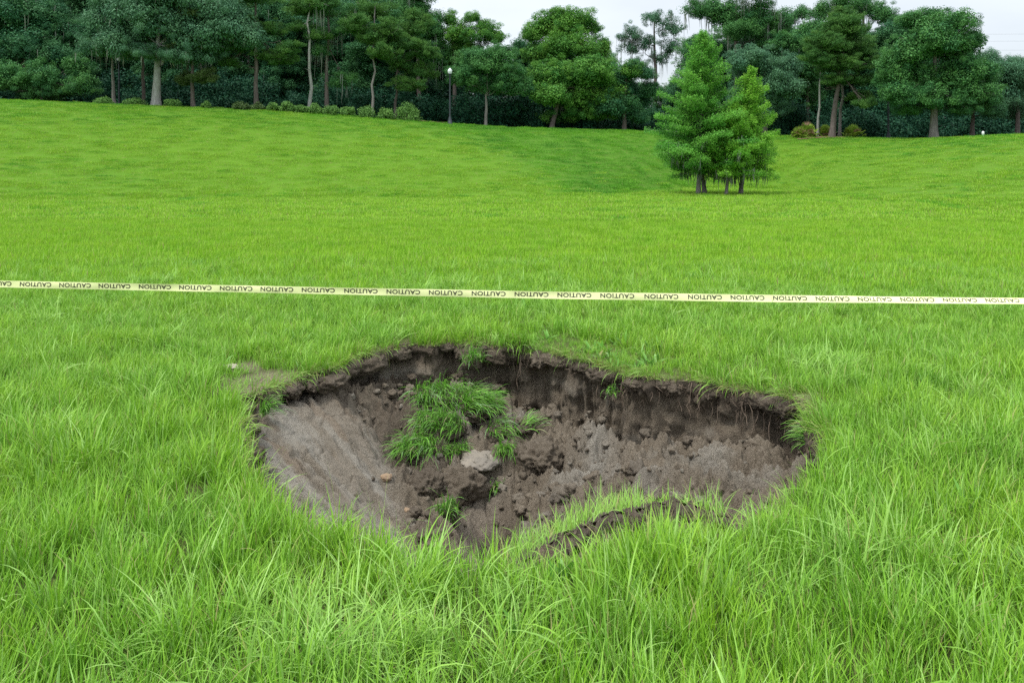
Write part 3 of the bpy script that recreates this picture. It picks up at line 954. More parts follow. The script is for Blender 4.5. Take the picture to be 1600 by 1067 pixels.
slope_t = np.clip((Y - smooth_interp(pxx, FOOT[:, 0], FOOT[:, 1])), 0, 99)
worn = sstep(0.05, 0.45, fbm(X * 0.5 + 3, Y * 1.4, seed=133)) * sstep(-1, 2, slope_t)
k = rng.random(len(X)) > worn * 0.4
X, Y, worn, slope_t = X[k], Y[k], worn[k], slope_t[k]
n_ = len(X)
sc_ = rng.uniform(0.7, 1.1, n_) * (1 - 0.30 * sstep(0, 4, slope_t)) * (1 - 0.35 * worn) * (1 + 0.08 * vn(X * .4, Y * .6, seed=134) + .3 * vn(X * 2.5, Y * 4, seed=135))
lush_shade_p = lush(X, Y)
bidx = np.where(rng.random(n_) < lush_shade_p, rng.integers(0, 5, n_), rng.integers(5, 11, n_))
rot = np.stack([rng.normal(0, .06, n_), rng.normal(0, .06, n_), rng.uniform(0, 6.28, n_)], -1)
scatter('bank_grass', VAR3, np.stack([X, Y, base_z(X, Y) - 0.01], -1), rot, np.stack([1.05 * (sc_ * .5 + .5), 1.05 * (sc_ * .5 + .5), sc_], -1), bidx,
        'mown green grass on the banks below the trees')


# dry and green blades hanging over the broken rim
n_bl = 7500
t_ = rng.uniform(-math.pi, math.pi, n_bl)
t_ = t_[rng.random(n_bl) < 0.25 + 0.75 * sstep(-0.3, 0.2, np.sin(t_))]
n_bl = len(t_)
r_ = rim_r(t_) + rng.uniform(-.015, .06, n_bl)
base = np.stack([HC[0] + r_ * np.cos(t_), HC[1] + r_ * np.sin(t_), np.full(n_bl, -0.03)], -1)
base[:, 2] += micro(base[:, 0], base[:, 1])
grp = vn(np.cos(t_) * 14, np.sin(t_) * 14, seed=140)
col = np.zeros((n_bl, 3)); col[:, 0] = rng.random(n_bl); col[:, 1] = rng.uniform(0, .7, n_bl); col[:, 2] = np.where(rng.random(n_bl) < .38, rng.uniform(.5, 1, n_bl), 0)
bv, bq, bc = blades(base, rng.uniform(.05, .17, n_bl) * (1 + .8 * np.clip(grp, -.6, 1)), rng.uniform(.003, .006, n_bl), t_ + math.pi + rng.normal(0, .7, n_bl),
                    np.abs(rng.normal(.7, .45, n_bl)), rng.uniform(.5, 2.0, n_bl), 5, None, col)
tag(ob('rim_grass', mesh_np('rim_grass', bv, bq, M_grass, True, bc)), 'dry and green blades hanging over the broken edge of the hole', 'grass', kind='stuff')


# ------------------------------------------------------------------ sods and stones in the hole
def at(px, py, Y):
    return np.array([(px - 800) * Y / F, Y, EYE - (py - HOR) * Y / F])


def on_floor(px, py, Y0, up=0.0):
    """the point of the hole's floor seen at that photograph position"""
    Ys = np.linspace(Y0 - .9, Y0 + .9, 500)
    Xs = (px - 800) * Ys / F
    d_ = EYE - (py - HOR) * Ys / F - floor_z(Xs, Ys)
    k_ = np.where((d_[:-1] > 0) & (d_[1:] <= 0))[0]
    Yh = Ys[k_[np.argmin(np.abs(Ys[k_] - Y0))]] if len(k_) else Y0
    p_ = at(px, py, Yh)
    return p_ + [0, 0, up]


def sod(label, px, py, Y, size, seed, n_bl, hr, comb, cat='sod clump', name='sod_clump', a0=(0.8, 0.3), bend=(1.0, 2.0), mat=None, soilcol=(0.6, 0, 0), topc=0.05):
    c = on_floor(px, py, Y, -0.012) if py > 620 and 470 < px < 1200 else at(px, py, Y)
    root = empty(name, c)
    v_, f_ = lump(4, size, seed, 0.5, 1.6, 0.26)
    if max(size) > .045: ob('soil', mesh_np('sod_soil', v_, f_, M_soil, True, np.tile(np.array([soilcol], float), (len(v_), 1))), root)
    if n_bl:
        k_ = np.where(v_[:, 2] > topc * size[2])[0]
        s_ = rng.choice(k_, n_bl)
        base = v_[s_] * 0.97 + rng.normal(0, .008, (n_bl, 3))
        h = rng.uniform(hr[0], hr[1], n_bl) * .82; wd = rng.uniform(.005, .0095, n_bl)
        az = comb + rng.normal(0, .42, n_bl)
        col = np.zeros((n_bl, 3)); col[:, 0] = rng.random(n_bl); col[:, 1] = np.where(rng.random(n_bl) < .18, rng.uniform(.4, 1, n_bl), .1)
        col[:, 2] = np.where(rng.random(n_bl) < .06, .8, 0)
        bv, bq, bc = blades(base, h, wd, az, np.abs(rng.normal(a0[0], a0[1], n_bl)), rng.uniform(bend[0], bend[1], n_bl), 6, None, col)
        ob('grass_tuft', mesh_np('sod_grass', bv, bq, mat or M_sod, True, bc), root)
    tag(root, label, cat, 'turf fallen into the sinkhole')
    return root


sod('broad fallen sod of long grass below the back wall, upper left of the heap', 690, 628, 6.75, (0.23, 0.18, 0.10), 201, 620, (0.18, 0.36), -1.3)
sod('fallen sod of long grass combed to the right, on top of the heap', 742, 638, 6.62, (0.14, 0.15, 0.09), 202, 420, (0.18, 0.34), -0.7)
sod('domed sod of drooping grass in the middle of the fallen turf', 688, 670, 6.15, (0.16, 0.13, 0.10), 203, 480, (0.16, 0.32), -1.9)
sod('lowest fallen sod, its grass hanging over the left gully', 652, 706, 5.85, (0.15, 0.12, 0.08), 204, 430, (0.16, 0.30), -1.9)
sod('small sod of pale grass between the stone and the lowest sod', 708, 706, 5.8, (0.10, 0.09, 0.05), 205, 150, (0.12, 0.22), -1.2)
sod('sod of grass spilling rightwards beside the pale stone', 782, 676, 6.15, (0.11, 0.12, 0.07), 206, 130, (0.16, 0.30), -0.9)
sod('sprig of bright grass at the right end of the fallen turf', 824, 668, 6.2, (0.08, 0.07, 0.05), 207, 60, (0.12, 0.22), 0.0, a0=(.7, .3))
sod('narrow tuft of grass hanging beside the right edge of the pale stone', 788, 708, 5.75, (0.06, 0.06, 0.05), 208, 110, (0.14, 0.25), -1.4)
sod('lone grass tuft hanging from the back wall above the fallen turf', 738, 566, 7.0, (0.08, 0.08, 0.06), 209, 110, (0.16, 0.32), -1.4, a0=(.8, .3), bend=(.8, 1.8))
sod('round ball of dark soil with roots, largest lump in the pit', 712, 764, 5.25, (0.185, 0.17, 0.15), 211, 0, (0, 0), 0, 'soil clod', 'soil_clod', soilcol=(.45, 0, 0))
sod('dark soil lump with dry grass fringe left of the round soil ball', 665, 760, 5.35, (0.11, 0.12, 0.11), 212, 0, (0, 0), 0, 'soil clod', 'soil_clod', soilcol=(.7, 0, 0))
sod('tuft of dry and green grass in front of the round soil ball', 700, 800, 5.0, (0.07, 0.06, 0.05), 213, 120, (0.12, 0.26), -1.5, a0=(.8, .5), bend=(.3, 1.8))
sod('small grey green grass tuft right of the round soil ball', 776, 765, 5.35, (0.05, 0.05, 0.04), 214, 70, (0.10, 0.2), -1.4, a0=(.8, .3))
sod('big rooty soil clod at the left end of the right heap', 845, 715, 5.65, (0.17, 0.16, 0.13), 215, 0, (0, 0), 0, 'soil clod', 'soil_clod', soilcol=(.4, 0, 0))
sod('thin grass tuft clinging to the right wall below the rim', 955, 615, 6.1, (0.04, 0.04, 0.03), 216, 35, (0.08, 0.18), -1.5, a0=(.9, .3))
sod('grass tuft growing sideways from the right end of the hole', 1262, 690, 4.95, (0.035, 0.04, 0.03), 217, 70, (0.10, 0.22), 2.8, a0=(.8, .4))
sod('grass tuft hanging on the left wall below the bare turf', 412, 650, 5.42, (0.03, 0.03, 0.025), 218, 80, (0.12, 0.28), -0.4, a0=(.5, .4))
sod('thick grass tuft drooping over the middle of the back rim', 805, 545, 6.93, (0.12, 0.07, 0.05), 219, 230, (0.14, 0.32), -1.5, a0=(.5, .4), bend=(.8, 2.0), mat=M_grass)

M_stone = solid('pale_stone', (0.26, 0.225, 0.18), 0.8, 0.2, (0.15, 0.135, 0.115), 9, 0.8)
M_tan = solid('tan_stone', (0.26, 0.18, 0.11), 0.8, 0.2, (0.22, 0.16, 0.11), 20, 0.4)


def stone(label, px, py, Y, size, seed, mat):
    v_, f_ = lump(4, size, seed, 0.45, 1.2, 0.10)
    o = ob('stone', mesh_np('stone', v_, f_, mat, True), None, on_floor(px, py, Y) if py > 620 else at(px, py, Y), (0, 0, seed))
    tag(o, label, 'stone')


stone('large pale stone bedded in mud amid the fallen turf', 752, 720, 5.70, (0.145, 0.15, 0.06), 301, M_stone)
stone('small tan stone at the foot of the left slope', 604, 746, 5.3, (0.045, 0.035, 0.025), 302, M_tan)
stone('orange brown pebble low on the left slope near the front grass', 634, 797, 4.95, (0.03, 0.025, 0.018), 303, M_tan)
stone('flat pale stone lying in the grass at the left shoulder of the hole', 360, 574, 6.2, (0.085, 0.05, 0.022), 304, solid('white_stone', (0.42, 0.38, 0.31), 0.85, 0.15, (0.28, 0.24, 0.19), 15))

# tilted turf slab at the front right
slab = empty('turf_slab', (0.5, 3.62, 0.0))
nu, nv = 110, 16
U, Wv = np.meshgrid(np.linspace(0, 1, nu), np.linspace(0, 1, nv))
ex = np.interp(U, [0, .35, .7, 1], [0.02, 0.36, 0.66, 1.0])
ey = np.interp(U, [0, .35, .7, 1], [3.30, 3.52, 3.70, 3.66]) + 0.03 * fbm(U * 9, U * 0 + 2, seed=401)
ez = np.interp(U, [0, .35, .7, 1], [-0.05, 0.02, 0.045, -0.01]) + 0.03 * fbm(U * 14, U * 0, seed=402)
wdt = np.interp(U, [0, .3, .8, 1], [0.10, 0.42, 0.42, 0.12])
SX = ex - 0.12 * Wv; SY = ey + wdt * Wv
SZ = ez - 0.50 * wdt * Wv - 0.15 * wdt * Wv ** 2 + 0.015 * fbm(SX * 7, SY * 7, seed=403)
thick = np.interp(U, [0, .5, 1], [0.07, 0.10, 0.07])
top = np.stack([SX, SY, SZ], -1); bot = np.stack([SX + 0.02, SY - 0.05 + 0.03 * fbm(U * 12, Wv * 3, seed=404), SZ - thick], -1)
nE = 8   # broken edge facing the camera, ragged
E = []
for e in range(nE + 1):
    f_ = e / nE
    p_ = top[0] * (1 - f_) + bot[0] * f_
    p_ = p_.copy()
    p_[:, 1] += -0.02 * math.sin(f_ * math.pi) + 0.075 * fbm(U[0] * 34, U[0] * 0 + f_ * 4, seed=405, oct=4) * (0.3 + f_)
    p_[:, 2] += 0.034 * fbm(U[0] * 45, U[0] * 0 + f_ * 5, seed=406)
    E.append(p_)
E = np.array(E)
o3 = np.array([0.5, 3.62, 0.0])
a, b = np.meshgrid(np.arange(nu - 1), np.arange(nv - 1))
qt = np.stack([b * nu + a, b * nu + a + 1, (b + 1) * nu + a + 1, (b + 1) * nu + a], -1).reshape(-1, 4)
ob('turf_top', mesh_np('turf_top', top.reshape(-1, 3) - o3, qt, M_soil, True, np.tile([[.5, 0, 0]], (nu * nv, 1))), slab)
a, b = np.meshgrid(np.arange(nu - 1), np.arange(nE))
qe = np.stack([b * nu + a, (b + 1) * nu + a, (b + 1) * nu + a + 1, b * nu + a + 1], -1).reshape(-1, 4)
tn = sstep(0.2, .6, fbm(E[..., 0] * 9, E[..., 2] * 9, seed=407)).reshape(-1)
ob('broken_edge', mesh_np('broken_edge', E.reshape(-1, 3) - o3, qe, M_soil, True, np.stack([0.6 - 0.6 * tn, 0.05 + tn * 0, tn * .9], -1)), slab)
qb = np.stack([b * 0 + a, a, a, a], -1)
n_bl = 1050
iu = rng.integers(0, nu, n_bl); iv = rng.integers(0, nv, n_bl)
base = top[iv, iu] - o3 + rng.normal(0, .008, (n_bl, 3)) * [1, 1, .2]
col = np.zeros((n_bl, 3)); col[:, 0] = rng.random(n_bl); col[:, 1] = rng.uniform(.1, .75, n_bl); col[:, 2] = np.where(rng.random(n_bl) < .05, .8, 0)
bv, bq, bc = blades(base, rng.uniform(.03, .13, n_bl) * (1 + .5 * vn(base[:, 0] * 9, base[:, 1] * 9, seed=410)), rng.uniform(.003, .006, n_bl), 1.7 + rng.normal(0, 1.2, n_bl), np.abs(rng.normal(.35, .3, n_bl)), rng.uniform(0, 1.4, n_bl), 4, None, col)
ob('grass_tuft', mesh_np('slab_grass', bv, bq, M_grass, True, bc), slab)
tag(slab, 'torn turf slab tipping into the hole, its broken brown edge facing the front', 'turf slab')

# fibres of root on the torn edge and dead grass
# ------------------------------------------------------------------ caution tape
M_tape = solid('tape_plastic', (0.80, 0.82, 0.42), 0.35, 0.5)
M_ink = solid('tape_print', (0.05, 0.05, 0.035), 0.45, 0.4)
TPX = np.array([-500, -250, 0, 200, 400, 600, 800, 1000, 1200, 1400, 1600, 1850, 2100], float)
TPY = np.array([427, 435.5, 444.0, 448, 452, 456.0, 460.2, 463.4, 466.3, 468.6, 470.3, 472, 473])


def tape_point(px):
    Yd = 8.6 - 0.6 * (px + 0) / 1600
    py = np.interp(px, TPX, TPY)
    return (px - 800) * Yd / F, Yd, EYE - (py - HOR) * Yd / F


tp = np.linspace(-500, 2100, 700)
tX, tY, tZ = tape_point(tp)
tZ = np.convolve(np.pad(tZ, 30, mode='edge'), np.ones(61) / 61, 'valid')
tl = np.concatenate([[0], np.cumsum(np.sqrt(np.diff(tX) ** 2 + np.diff(tY) ** 2 + np.diff(tZ) ** 2))])
tw = np.interp(tp, [0, 600, 1000, 1300, 1600, 2100], [0.05, 0.05, 0.15, 0.5, 0.95, 1.0]) + 0.04 * np.sin(tl * 2.1) + 0.10 * vn(tl * 3.1, tl * 0, seed=601) + 0.05 * vn(tl * 9, tl * 0, seed=602)   # twist towards the right end
TH = 0.074
tape = empty('caution_tape', (float(tX[350]), float(tY[350]), float(tZ[350])))
to = np.array([tX[350], tY[350], tZ[350]])


def tape_surface(s, h, out=0.0):
    """s along, h across (-.5 .. .5, up positive), small offset towards the camera"""
    x = np.interp(s, tl, tX); y = np.interp(s, tl, tY); z = np.interp(s, tl, tZ); tt = np.interp(s, tl, tw)
    cup = 0.004 * np.sin(s * 3.0 + 1) * (h * 2) ** 2
    return np.stack([x, y + h * TH * np.sin(tt) + cup - out * np.cos(tt), z + h * TH * np.cos(tt) + out * np.sin(tt)], -1) - to


hh = np.linspace(-.5, .5, 5)
S, H = np.meshgrid(tl, hh)
tv = tape_surface(S, H).reshape(-1, 3)
a, b = np.meshgrid(np.arange(len(tl) - 1), np.arange(4))
ns = len(tl)
tq = np.stack([b * ns + a, b * ns + a + 1, (b + 1) * ns + a + 1, (b + 1) * ns + a], -1).reshape(-1, 4)
ob('tape_band', mesh_np('tape_band', tv, tq, M_tape, True), tape)
# printed word: built once from the font, laid on the band upside down as it hangs
fc = bpy.data.curves.new('caution_word', 'FONT')
fc.body = 'CAUTION'
fc.size = 1.0
fc.offset = 0.022
fc.space_character = 1.08
fo = bpy.data.objects.new('caution_word', fc)
sc.collection.objects.link(fo)
dg = bpy.context.evaluated_depsgraph_get()
fm = bpy.data.meshes.new_from_object(fo.evaluated_get(dg))
bpy.data.objects.remove(fo)
fv = np.array([v_.co[:] for v_ in fm.vertices])
ft = [tuple(p.vertices) for p in fm.polygons]
x0, x1 = fv[:, 0].min(), fv[:, 0].max(); y0, y1 = fv[:, 1].min(), fv[:, 1].max()
fu = (fv[:, 0] - x0) / (x1 - x0); fh = (fv[:, 1] - y0) / (y1 - y0)
word_px = [31 - 62 * k for k in range(1, 4)][::-1] + [31, 92.5, 154, 217, 280, 343.5, 407, 471.5, 538, 604, 670, 737, 804, 871, 938, 1007, 1075, 1141.5, 1208, 1274.5, 1340.5, 1407, 1473.5, 1540, 1606, 1672, 1738]
for px in word_px:
    wpx = 53 if px > 700 else 49 + 4 * max(px, 0) / 700
    s0 = float(np.interp(px, tp, tl)); s1 = float(np.interp(px + wpx, tp, tl))
    s_ = s1 - fu * (s1 - s0)              # rotated half a turn
    h_ = 0.26 - fh * 0.62 + 0.10
    v_ = tape_surface(s_, h_, 0.0015)
    me = bpy.data.meshes.new('print_caution')
    me.from_pydata([tuple(p) for p in v_], [], ft)
    me.materials.append(M_ink)
    ob('lettering', me, tape)
tag(tape, 'pale yellow barrier tape printed CAUTION upside down, stretched across the grass', 'caution tape')

# ------------------------------------------------------------------ trees
def leaves(P, Nn, size, aspect=0.5, col=None, tip=None):
    """rhombic leaves at P with normals Nn"""
    n_ = len(P)
    Nn = Nn / (np.linalg.norm(Nn, axis=1, keepdims=True) + 1e-9)
    t = rng.normal(0, 1, (n_, 3)) if tip is None else tip + rng.normal(0, .25, (n_, 3))
    t -= (t * Nn).sum(1, keepdims=True) * Nn
    t /= np.linalg.norm(t, axis=1, keepdims=True) + 1e-9
    s = np.cross(Nn, t)
    L_ = size[:, None]
    v_ = np.stack([P - t * L_ * .5, P + s * L_ * aspect * .5 - Nn * L_ * .06, P + t * L_ * .5, P - s * L_ * aspect * .5 - Nn * L_ * .06], 1)
    q_ = np.arange(n_ * 4).reshape(-1, 4)
    return v_.reshape(-1, 3), q_, np.repeat(col, 4, 0)


def rdir(n_):
    d = rng.normal(0, 1, (n_, 3))
    return d / np.linalg.norm(d, axis=1, keepdims=True)


def clump_leaves(acc, c, r, n_, ls, aspect=0.5, shade=None, flat=0.75, kind='leaf'):
    d = rdir(n_)
    rr_ = r * (0.45 + 0.62 * rng.random(n_) ** 0.6)
    rr_ *= 1 + 0.25 * vn(d[:, 0] * 2.2 + c[0], d[:, 1] * 2.2 + c[1], d[:, 2] * 2.2 + c[2], seed=17)
    P = c + d * rr_[:, None] * np.array([1, 1, flat])
    sh = rng.random() if shade is None else shade
    col = np.zeros((n_, 3)); col[:, 0] = np.clip(sh * .6 + rng.random(n_) * .4, 0, 1)
    size = ls * rng.uniform(.6, 1.3, n_)
    if kind == 'needle':
        tip = d * 0.8 + np.array([0, 0, .6])
        v_, q_, c_ = leaves(P, rdir(n_), size * 1.7, 0.16, col, tip)
    elif kind == 'droop':
        v_, q_, c_ = leaves(P, d * .6 + np.array([0, 0, .35]) + rdir(n_) * .5, size, aspect, col, d * .6 + np.array([0, 0, -.8]))
    else:
        v_, q_, c_ = leaves(P, d * .45 + np.array([0, 0, .55]) + rdir(n_) * .6, size, aspect, col)
    acc.add(v_, q_, c_)


SPRAYS = {}


def sprays(kind, mat):
    if (kind, mat.name) in SPRAYS: return SPRAYS[(kind, mat.name)]
    colc = bpy.data.collections.new('sprays_%s_%s' % (kind, mat.name))
    for k in range(5):
        acc = Acc()
        n_ = {'leaf': 330, 'droop': 340, 'needle': 330}[kind]
        d = rdir(n_)
        rr_ = (0.35 + 0.75 * rng.random(n_) ** 0.6) * (1 + 0.35 * vn(d[:, 0] * 2.2 + k * 7, d[:, 1] * 2.2, d[:, 2] * 2.2, seed=17))
        P = d * rr_[:, None] * np.array([1, 1, .75 if kind != 'needle' else .5])
        colr = np.zeros((n_, 3)); colr[:, 0] = rng.random(n_)
        if kind == 'needle':
            a_ = leaves(P, rdir(n_), rng.uniform(.32, .6, n_), 0.13, colr, d * 0.8 + np.array([0, 0, .6]))
        elif kind == 'droop':
            a_ = leaves(P, d * .6 + np.array([0, 0, .35]) + rdir(n_) * .5, rng.uniform(.14, .28, n_), .5, colr, d * .6 + np.array([0, 0, -.8]))
        else:
            a_ = leaves(P, d * .45 + np.array([0, 0, .55]) + rdir(n_) * .6, rng.uniform(.12, .29, n_), .6, colr)
        acc.add(*a_)
        o_ = bpy.data.objects.new('spray_%s_%d' % (mat.name, k), acc.mesh('spray_' + mat.name, mat))
        colc.objects.link(o_)
    SPRAYS[(kind, mat.name)] = colc
    return colc


def scatter_points(o, colc):
    ng = bpy.data.node_groups.new('spray_scatter', 'GeometryNodeTree')
    ng.interface.new_socket('Geometry', in_out='INPUT', socket_type='NodeSocketGeometry')
    ng.interface.new_socket('Geometry', in_out='OUTPUT', socket_type='NodeSocketGeometry')
    gi = ng.nodes.new('NodeGroupInput'); go = ng.nodes.new('NodeGroupOutput')
    ip = ng.nodes.new('GeometryNodeInstanceOnPoints'); ci = ng.nodes.new('GeometryNodeCollectionInfo')
    ci.inputs['Collection'].default_value = colc
    ci.inputs['Separate Children'].default_value = True
    ci.inputs['Reset Children'].default_value = True
    ip.inputs['Pick Instance'].default_value = True
    for nm, dt, sk in (('idx', 'INT', 'Instance Index'), ('rot', 'FLOAT_VECTOR', 'Rotation'), ('scl', 'FLOAT_VECTOR', 'Scale')):
        x = ng.nodes.new('GeometryNodeInputNamedAttribute'); x.data_type = dt; x.inputs['Name'].default_value = nm
        ng.links.new(x.outputs['Attribute'], ip.inputs[sk])
    ng.links.new(gi.outputs[0], ip.inputs['Points']); ng.links.new(ci.outputs[0], ip.inputs['Instance'])
    ng.links.new(ip.outputs[0], go.inputs[0])
    md = o.modifiers.new('sprays', 'NODES'); md.node_group = ng


def crown_points(name, P, R, colc, root):
    P = np.asarray(P, np.float32); R = np.asarray(R, np.float32); n_ = len(P)
    me = bpy.data.meshes.new(name)
    me.vertices.add(n_); me.vertices.foreach_set('co', P.ravel())
    rot = np.stack([rng.normal(0, .25, n_), rng.normal(0, .25, n_), rng.uniform(0, 6.28, n_)], -1).astype(np.float32)
    a_ = me.attributes.new('rot', 'FLOAT_VECTOR', 'POINT'); a_.data.foreach_set('vector', rot.ravel())
    sc3 = np.repeat(R[:, None], 3, 1) * rng.uniform(.8, 1.25, (n_, 3)).astype(np.float32)
    a_ = me.attributes.new('scl', 'FLOAT_VECTOR', 'POINT'); a_.data.foreach_set('vector', sc3.astype(np.float32).ravel())
    a_ = me.attributes.new('idx', 'INT', 'POINT'); a_.data.foreach_set('value', rng.integers(0, 5, n_).astype(np.int32))
    me.update()
    o = ob(name, me, root)
    o['kind'] = 'stuff'
    scatter_points(o, colc)
    return o


def strands(acc, P, L, wd=0.05):
    """hanging moss: narrow tapering streamers"""
    n_ = len(P)
    K = 3
    a_ = rng.uniform(0, math.pi, n_)
    side = np.stack([np.cos(a_), np.sin(a_), 0 * a_], -1)
    lv = []
    off_ = np.zeros((n_, 3))
    for k in range(K + 1):
        t = k / K
        wk = wd * rng.uniform(.6, 1.4, n_) * (1.0, 1.1, .7, .15)[k]
        c = P + off_ + np.array([0, 0, -1.0]) * (L * t)[:, None]
        off_ = off_ + rng.normal(0, .03, (n_, 3)) * [1, 1, 0]
        lv.append(np.stack([c - side * wk[:, None] * .5, c + side * wk[:, None] * .5], 1))
    v_ = np.stack(lv, 1).reshape(-1, 3)
    kk = np.arange(K) * 2
    q_ = (np.arange(n_) * (K + 1) * 2)[:, None, None] + np.stack([kk, kk + 1, kk + 3, kk + 2], -1)[None]
    col = np.zeros((n_, 3)); col[:, 0] = rng.random(n_)
    acc.add(v_, q_.reshape(-1, 4), np.repeat(col, (K + 1) * 2, 0))


def limb_path(p0, p1, n_=6, wob=0.06, sag=0.0):
    p0, p1 = np.asarray(p0, float), np.asarray(p1, float)
    t = np.linspace(0, 1, n_)[:, None]
    L = np.linalg.norm(p1 - p0)
    p = p0 + (p1 - p0) * t + rng.normal(0, wob * L * .5, (n_, 3)) * np.sin(t * math.pi)
    p[:, 2] += sag * L * np.sin(t[:, 0] * math.pi)
    return p


def tree(name, label, cat, base, Y, lobes, mat, bark, tr, top, dens=1.0, ls=0.2, kind='leaf', moss=0, mossL=(0.4, 1.2), group=None, fork=None, nlimb=8, flat=.75, subs=20, lean=0, bare=0, depth=.85, kmin=5):
    """base: photograph column of the trunk foot; lobes: (col,row,rx,ry) in photograph pixels at depth Y"""
    s = Y / F
    X0 = (base - 800) * s
    Z0 = float(base_z(X0, Y))
    root = empty(name, (X0, Y, Z0))
    o3 = np.array([X0, Y, Z0])
    # trunk
    tpt = np.array([(top[0] - 800) * s, Y + lean, EYE + (HOR - top[1]) * s]) - o3
    path = limb_path((0, 0, -0.3), tpt, 10, 0.015)
    hgt = np.linspace(0, 1, 10)
    rads = tr * (1 - 0.78 * hgt) + tr * 0.5 * np.exp(-hgt * 18)
    w_ = Acc()
    v_, q_ = tube_np(path, rads, 10); w_.add(v_, q_)
    ends = []
    L3 = [(np.array([(cx - 800) * s, Y + rng.normal(0, .5), EYE + (HOR - cy) * s]) - o3, rx * s, ry * s) for cx, cy, rx, ry in lobes]
    for c, rx, ry in L3:
        k_ = int(np.clip(np.searchsorted(path[:, 2], c[2] - 0.9 * ry - 0.35 * abs(c[0])), kmin, 8))
        v_, q_ = tube_np(limb_path(path[k_], c, 7, .08, .06), np.linspace(rads[k_] * .32, 0.02, 7), 6); w_.add(v_, q_)
        for m in range(nlimb):
            e = c + rdir(1)[0] * np.array([rx, rx * depth, ry]) * .8
            v_, q_ = tube_np(limb_path(c * .6 + path[k_] * .4 if rng.random() < .4 else c, e, 5, .1), np.linspace(max(.015, rads[k_] * .12), 0.008, 5), 4); w_.add(v_, q_)
    if fork:
        p_ = path[fork[2]]
        e = np.array([(fork[0] - 800) * s, Y, EYE + (HOR - fork[1]) * s]) - o3
        v_, q_ = tube_np(limb_path(p_, e, 7, .06), np.linspace(tr * .5, tr * .25, 7), 8); w_.add(v_, q_)
    for m in range(bare):     # short dead branches on the bare trunk
        k_ = rng.integers(3, 9)
        d = rdir(1)[0] * [1, 1, .25]
        v_, q_ = tube_np(limb_path(path[k_], path[k_] + d * rng.uniform(.5, 1.5), 5, .1), np.linspace(.03, .008, 5), 4); w_.add(v_, q_)
    ob('trunk', w_.mesh('trunk', bark, True), root)
    ms = Acc(); cP, cR = [], []
    for c, rx, ry in L3:
        nsub = int(max(8, subs * dens * (0.8 + 0.55 * rx * ry)))
        for m in range(nsub):
            d = rdir(1)[0]
            if d[2] < -.5: d[2] *= .5
            f_ = rng.uniform(.3, .95)
            cc = c + d * np.array([rx, rx * depth, ry]) * f_
            rr_ = (rng.uniform(.16, .40) * min(rx, ry) + 0.14) * (1 if f_ > .6 else 1.2)
            rr_ = min(rr_, .75)
            if rng.random() < .3:      # loose outer sprigs
                cc = c + d * np.array([rx, rx * depth, ry]) * rng.uniform(.92, 1.16); rr_ = rng.uniform(.14, .34)
            cP.append(cc); cR.append(rr_)
            if moss and rng.random() < min(.6, 6 / nsub):
                q0 = cc + rdir(max(1, int(moss))) * rr_ * [.9, .9, .3] + [0, 0, -rr_ * .45]
                strands(ms, q0, rng.uniform(mossL[0], mossL[1], len(q0)))
    crown_points('crown', cP, cR, sprays(kind, mat), root)
    if ms.n: ob('hanging_moss', ms.mesh('hanging_moss', M_moss), root)['kind'] = 'stuff'
    return tag(root, label, cat, group)


FR = 'trees along the front of the wood'
tree('oak_tree', 'large grey green tree with a thick pale trunk forking low on its right', 'tree', 243, 56, [
    (250, 40, 75, 45), (180, 70, 52, 30), (320, 60, 55, 42), (355, 35, 50, 45), (260, -10, 90, 40), (175, 25, 45, 40), (225, 85, 45, 14), (300, 92, 50, 14), (385, 60, 25, 25)],
    M_blue, M_barkp, 0.33, (250, 20), 1.5, .19, 'droop', 2, (.3, .8), FR, (262, 78, 3), 8, kmin=6)
tree('slender_tree', 'slim leaning grey trunk left of the thick pale trunk', 'tree', 179, 58, [(165, 78, 30, 16), (185, 55, 30, 20)], M_oak, M_barkg, .15, (172, 60), 1, .2, 'droop', 2, (.5, 1.4), FR)
tree('slender_tree', 'dark brown trunk standing just left of the thick pale trunk', 'tree', 225, 60, [(225, 60, 30, 20), (210, 40, 30, 20)], M_dark, M_bark, .15, (222, 40), 1, .2, 'leaf', 0, group=FR)
tree('pine_tree', 'pine with olive foliage low on its trunk, right of the thick pale trunk', 'tree', 302, 56, [(283, 124, 14, 13), (325, 122, 20, 17), (300, 70, 34, 16), (300, 20, 40, 20)],
     M_olive, M_bark, .14, (298, -20), 1.1, .17, 'needle', 0, group=FR, bare=6)
tree('pine_tree', 'tall pine with straight brown trunk and flat green boughs above the hedge', 'tree', 401, 57, [
    (378, 75, 24, 10), (425, 88, 30, 10), (455, 78, 18, 14), (362, 98, 20, 8), (440, 95, 26, 9), (425, 45, 30, 14), (380, 38, 26, 14), (402, -5, 45, 20)],
    M_pine, M_bark, .17, (399, -40), 1.2, .17, 'needle', 0, group=FR, bare=5)
tree('pine_tree', 'tall pine with pale grey bare trunk behind the hedge', 'tree', 483, 58, [(500, 55, 22, 12), (468, 40, 22, 12), (470, 10, 30, 18), (500, 5, 30, 20)],
     M_pine, M_barkp, .14, (485, -40), 1.2, .17, 'needle', 0, group=FR, bare=9)
tree('tall_tree', 'dark trunk draped in moss right of the pale grey bare pine', 'tree', 511, 59, [(525, 45, 16, 16), (500, 80, 14, 10), (535, 125, 20, 16), (510, 15, 22, 16), (545, 20, 20, 14)],
     M_oak, M_bark, .17, (513, -20), .9, .2, 'droop', 3, (.6, 2.0), FR, bare=8)
tree('pine_tree', 'pine with a thin pale stem midway between the hedge end and the dark mossy trunk', 'tree', 581, 58, [(580, 60, 26, 18), (600, 85, 26, 14), (560, 40, 26, 22), (575, 10, 34, 22), (610, 45, 26, 18)],
     M_pine, M_barkg, .11, (586, 10), 1.2, .17, 'needle', 0, group=FR, bare=3)
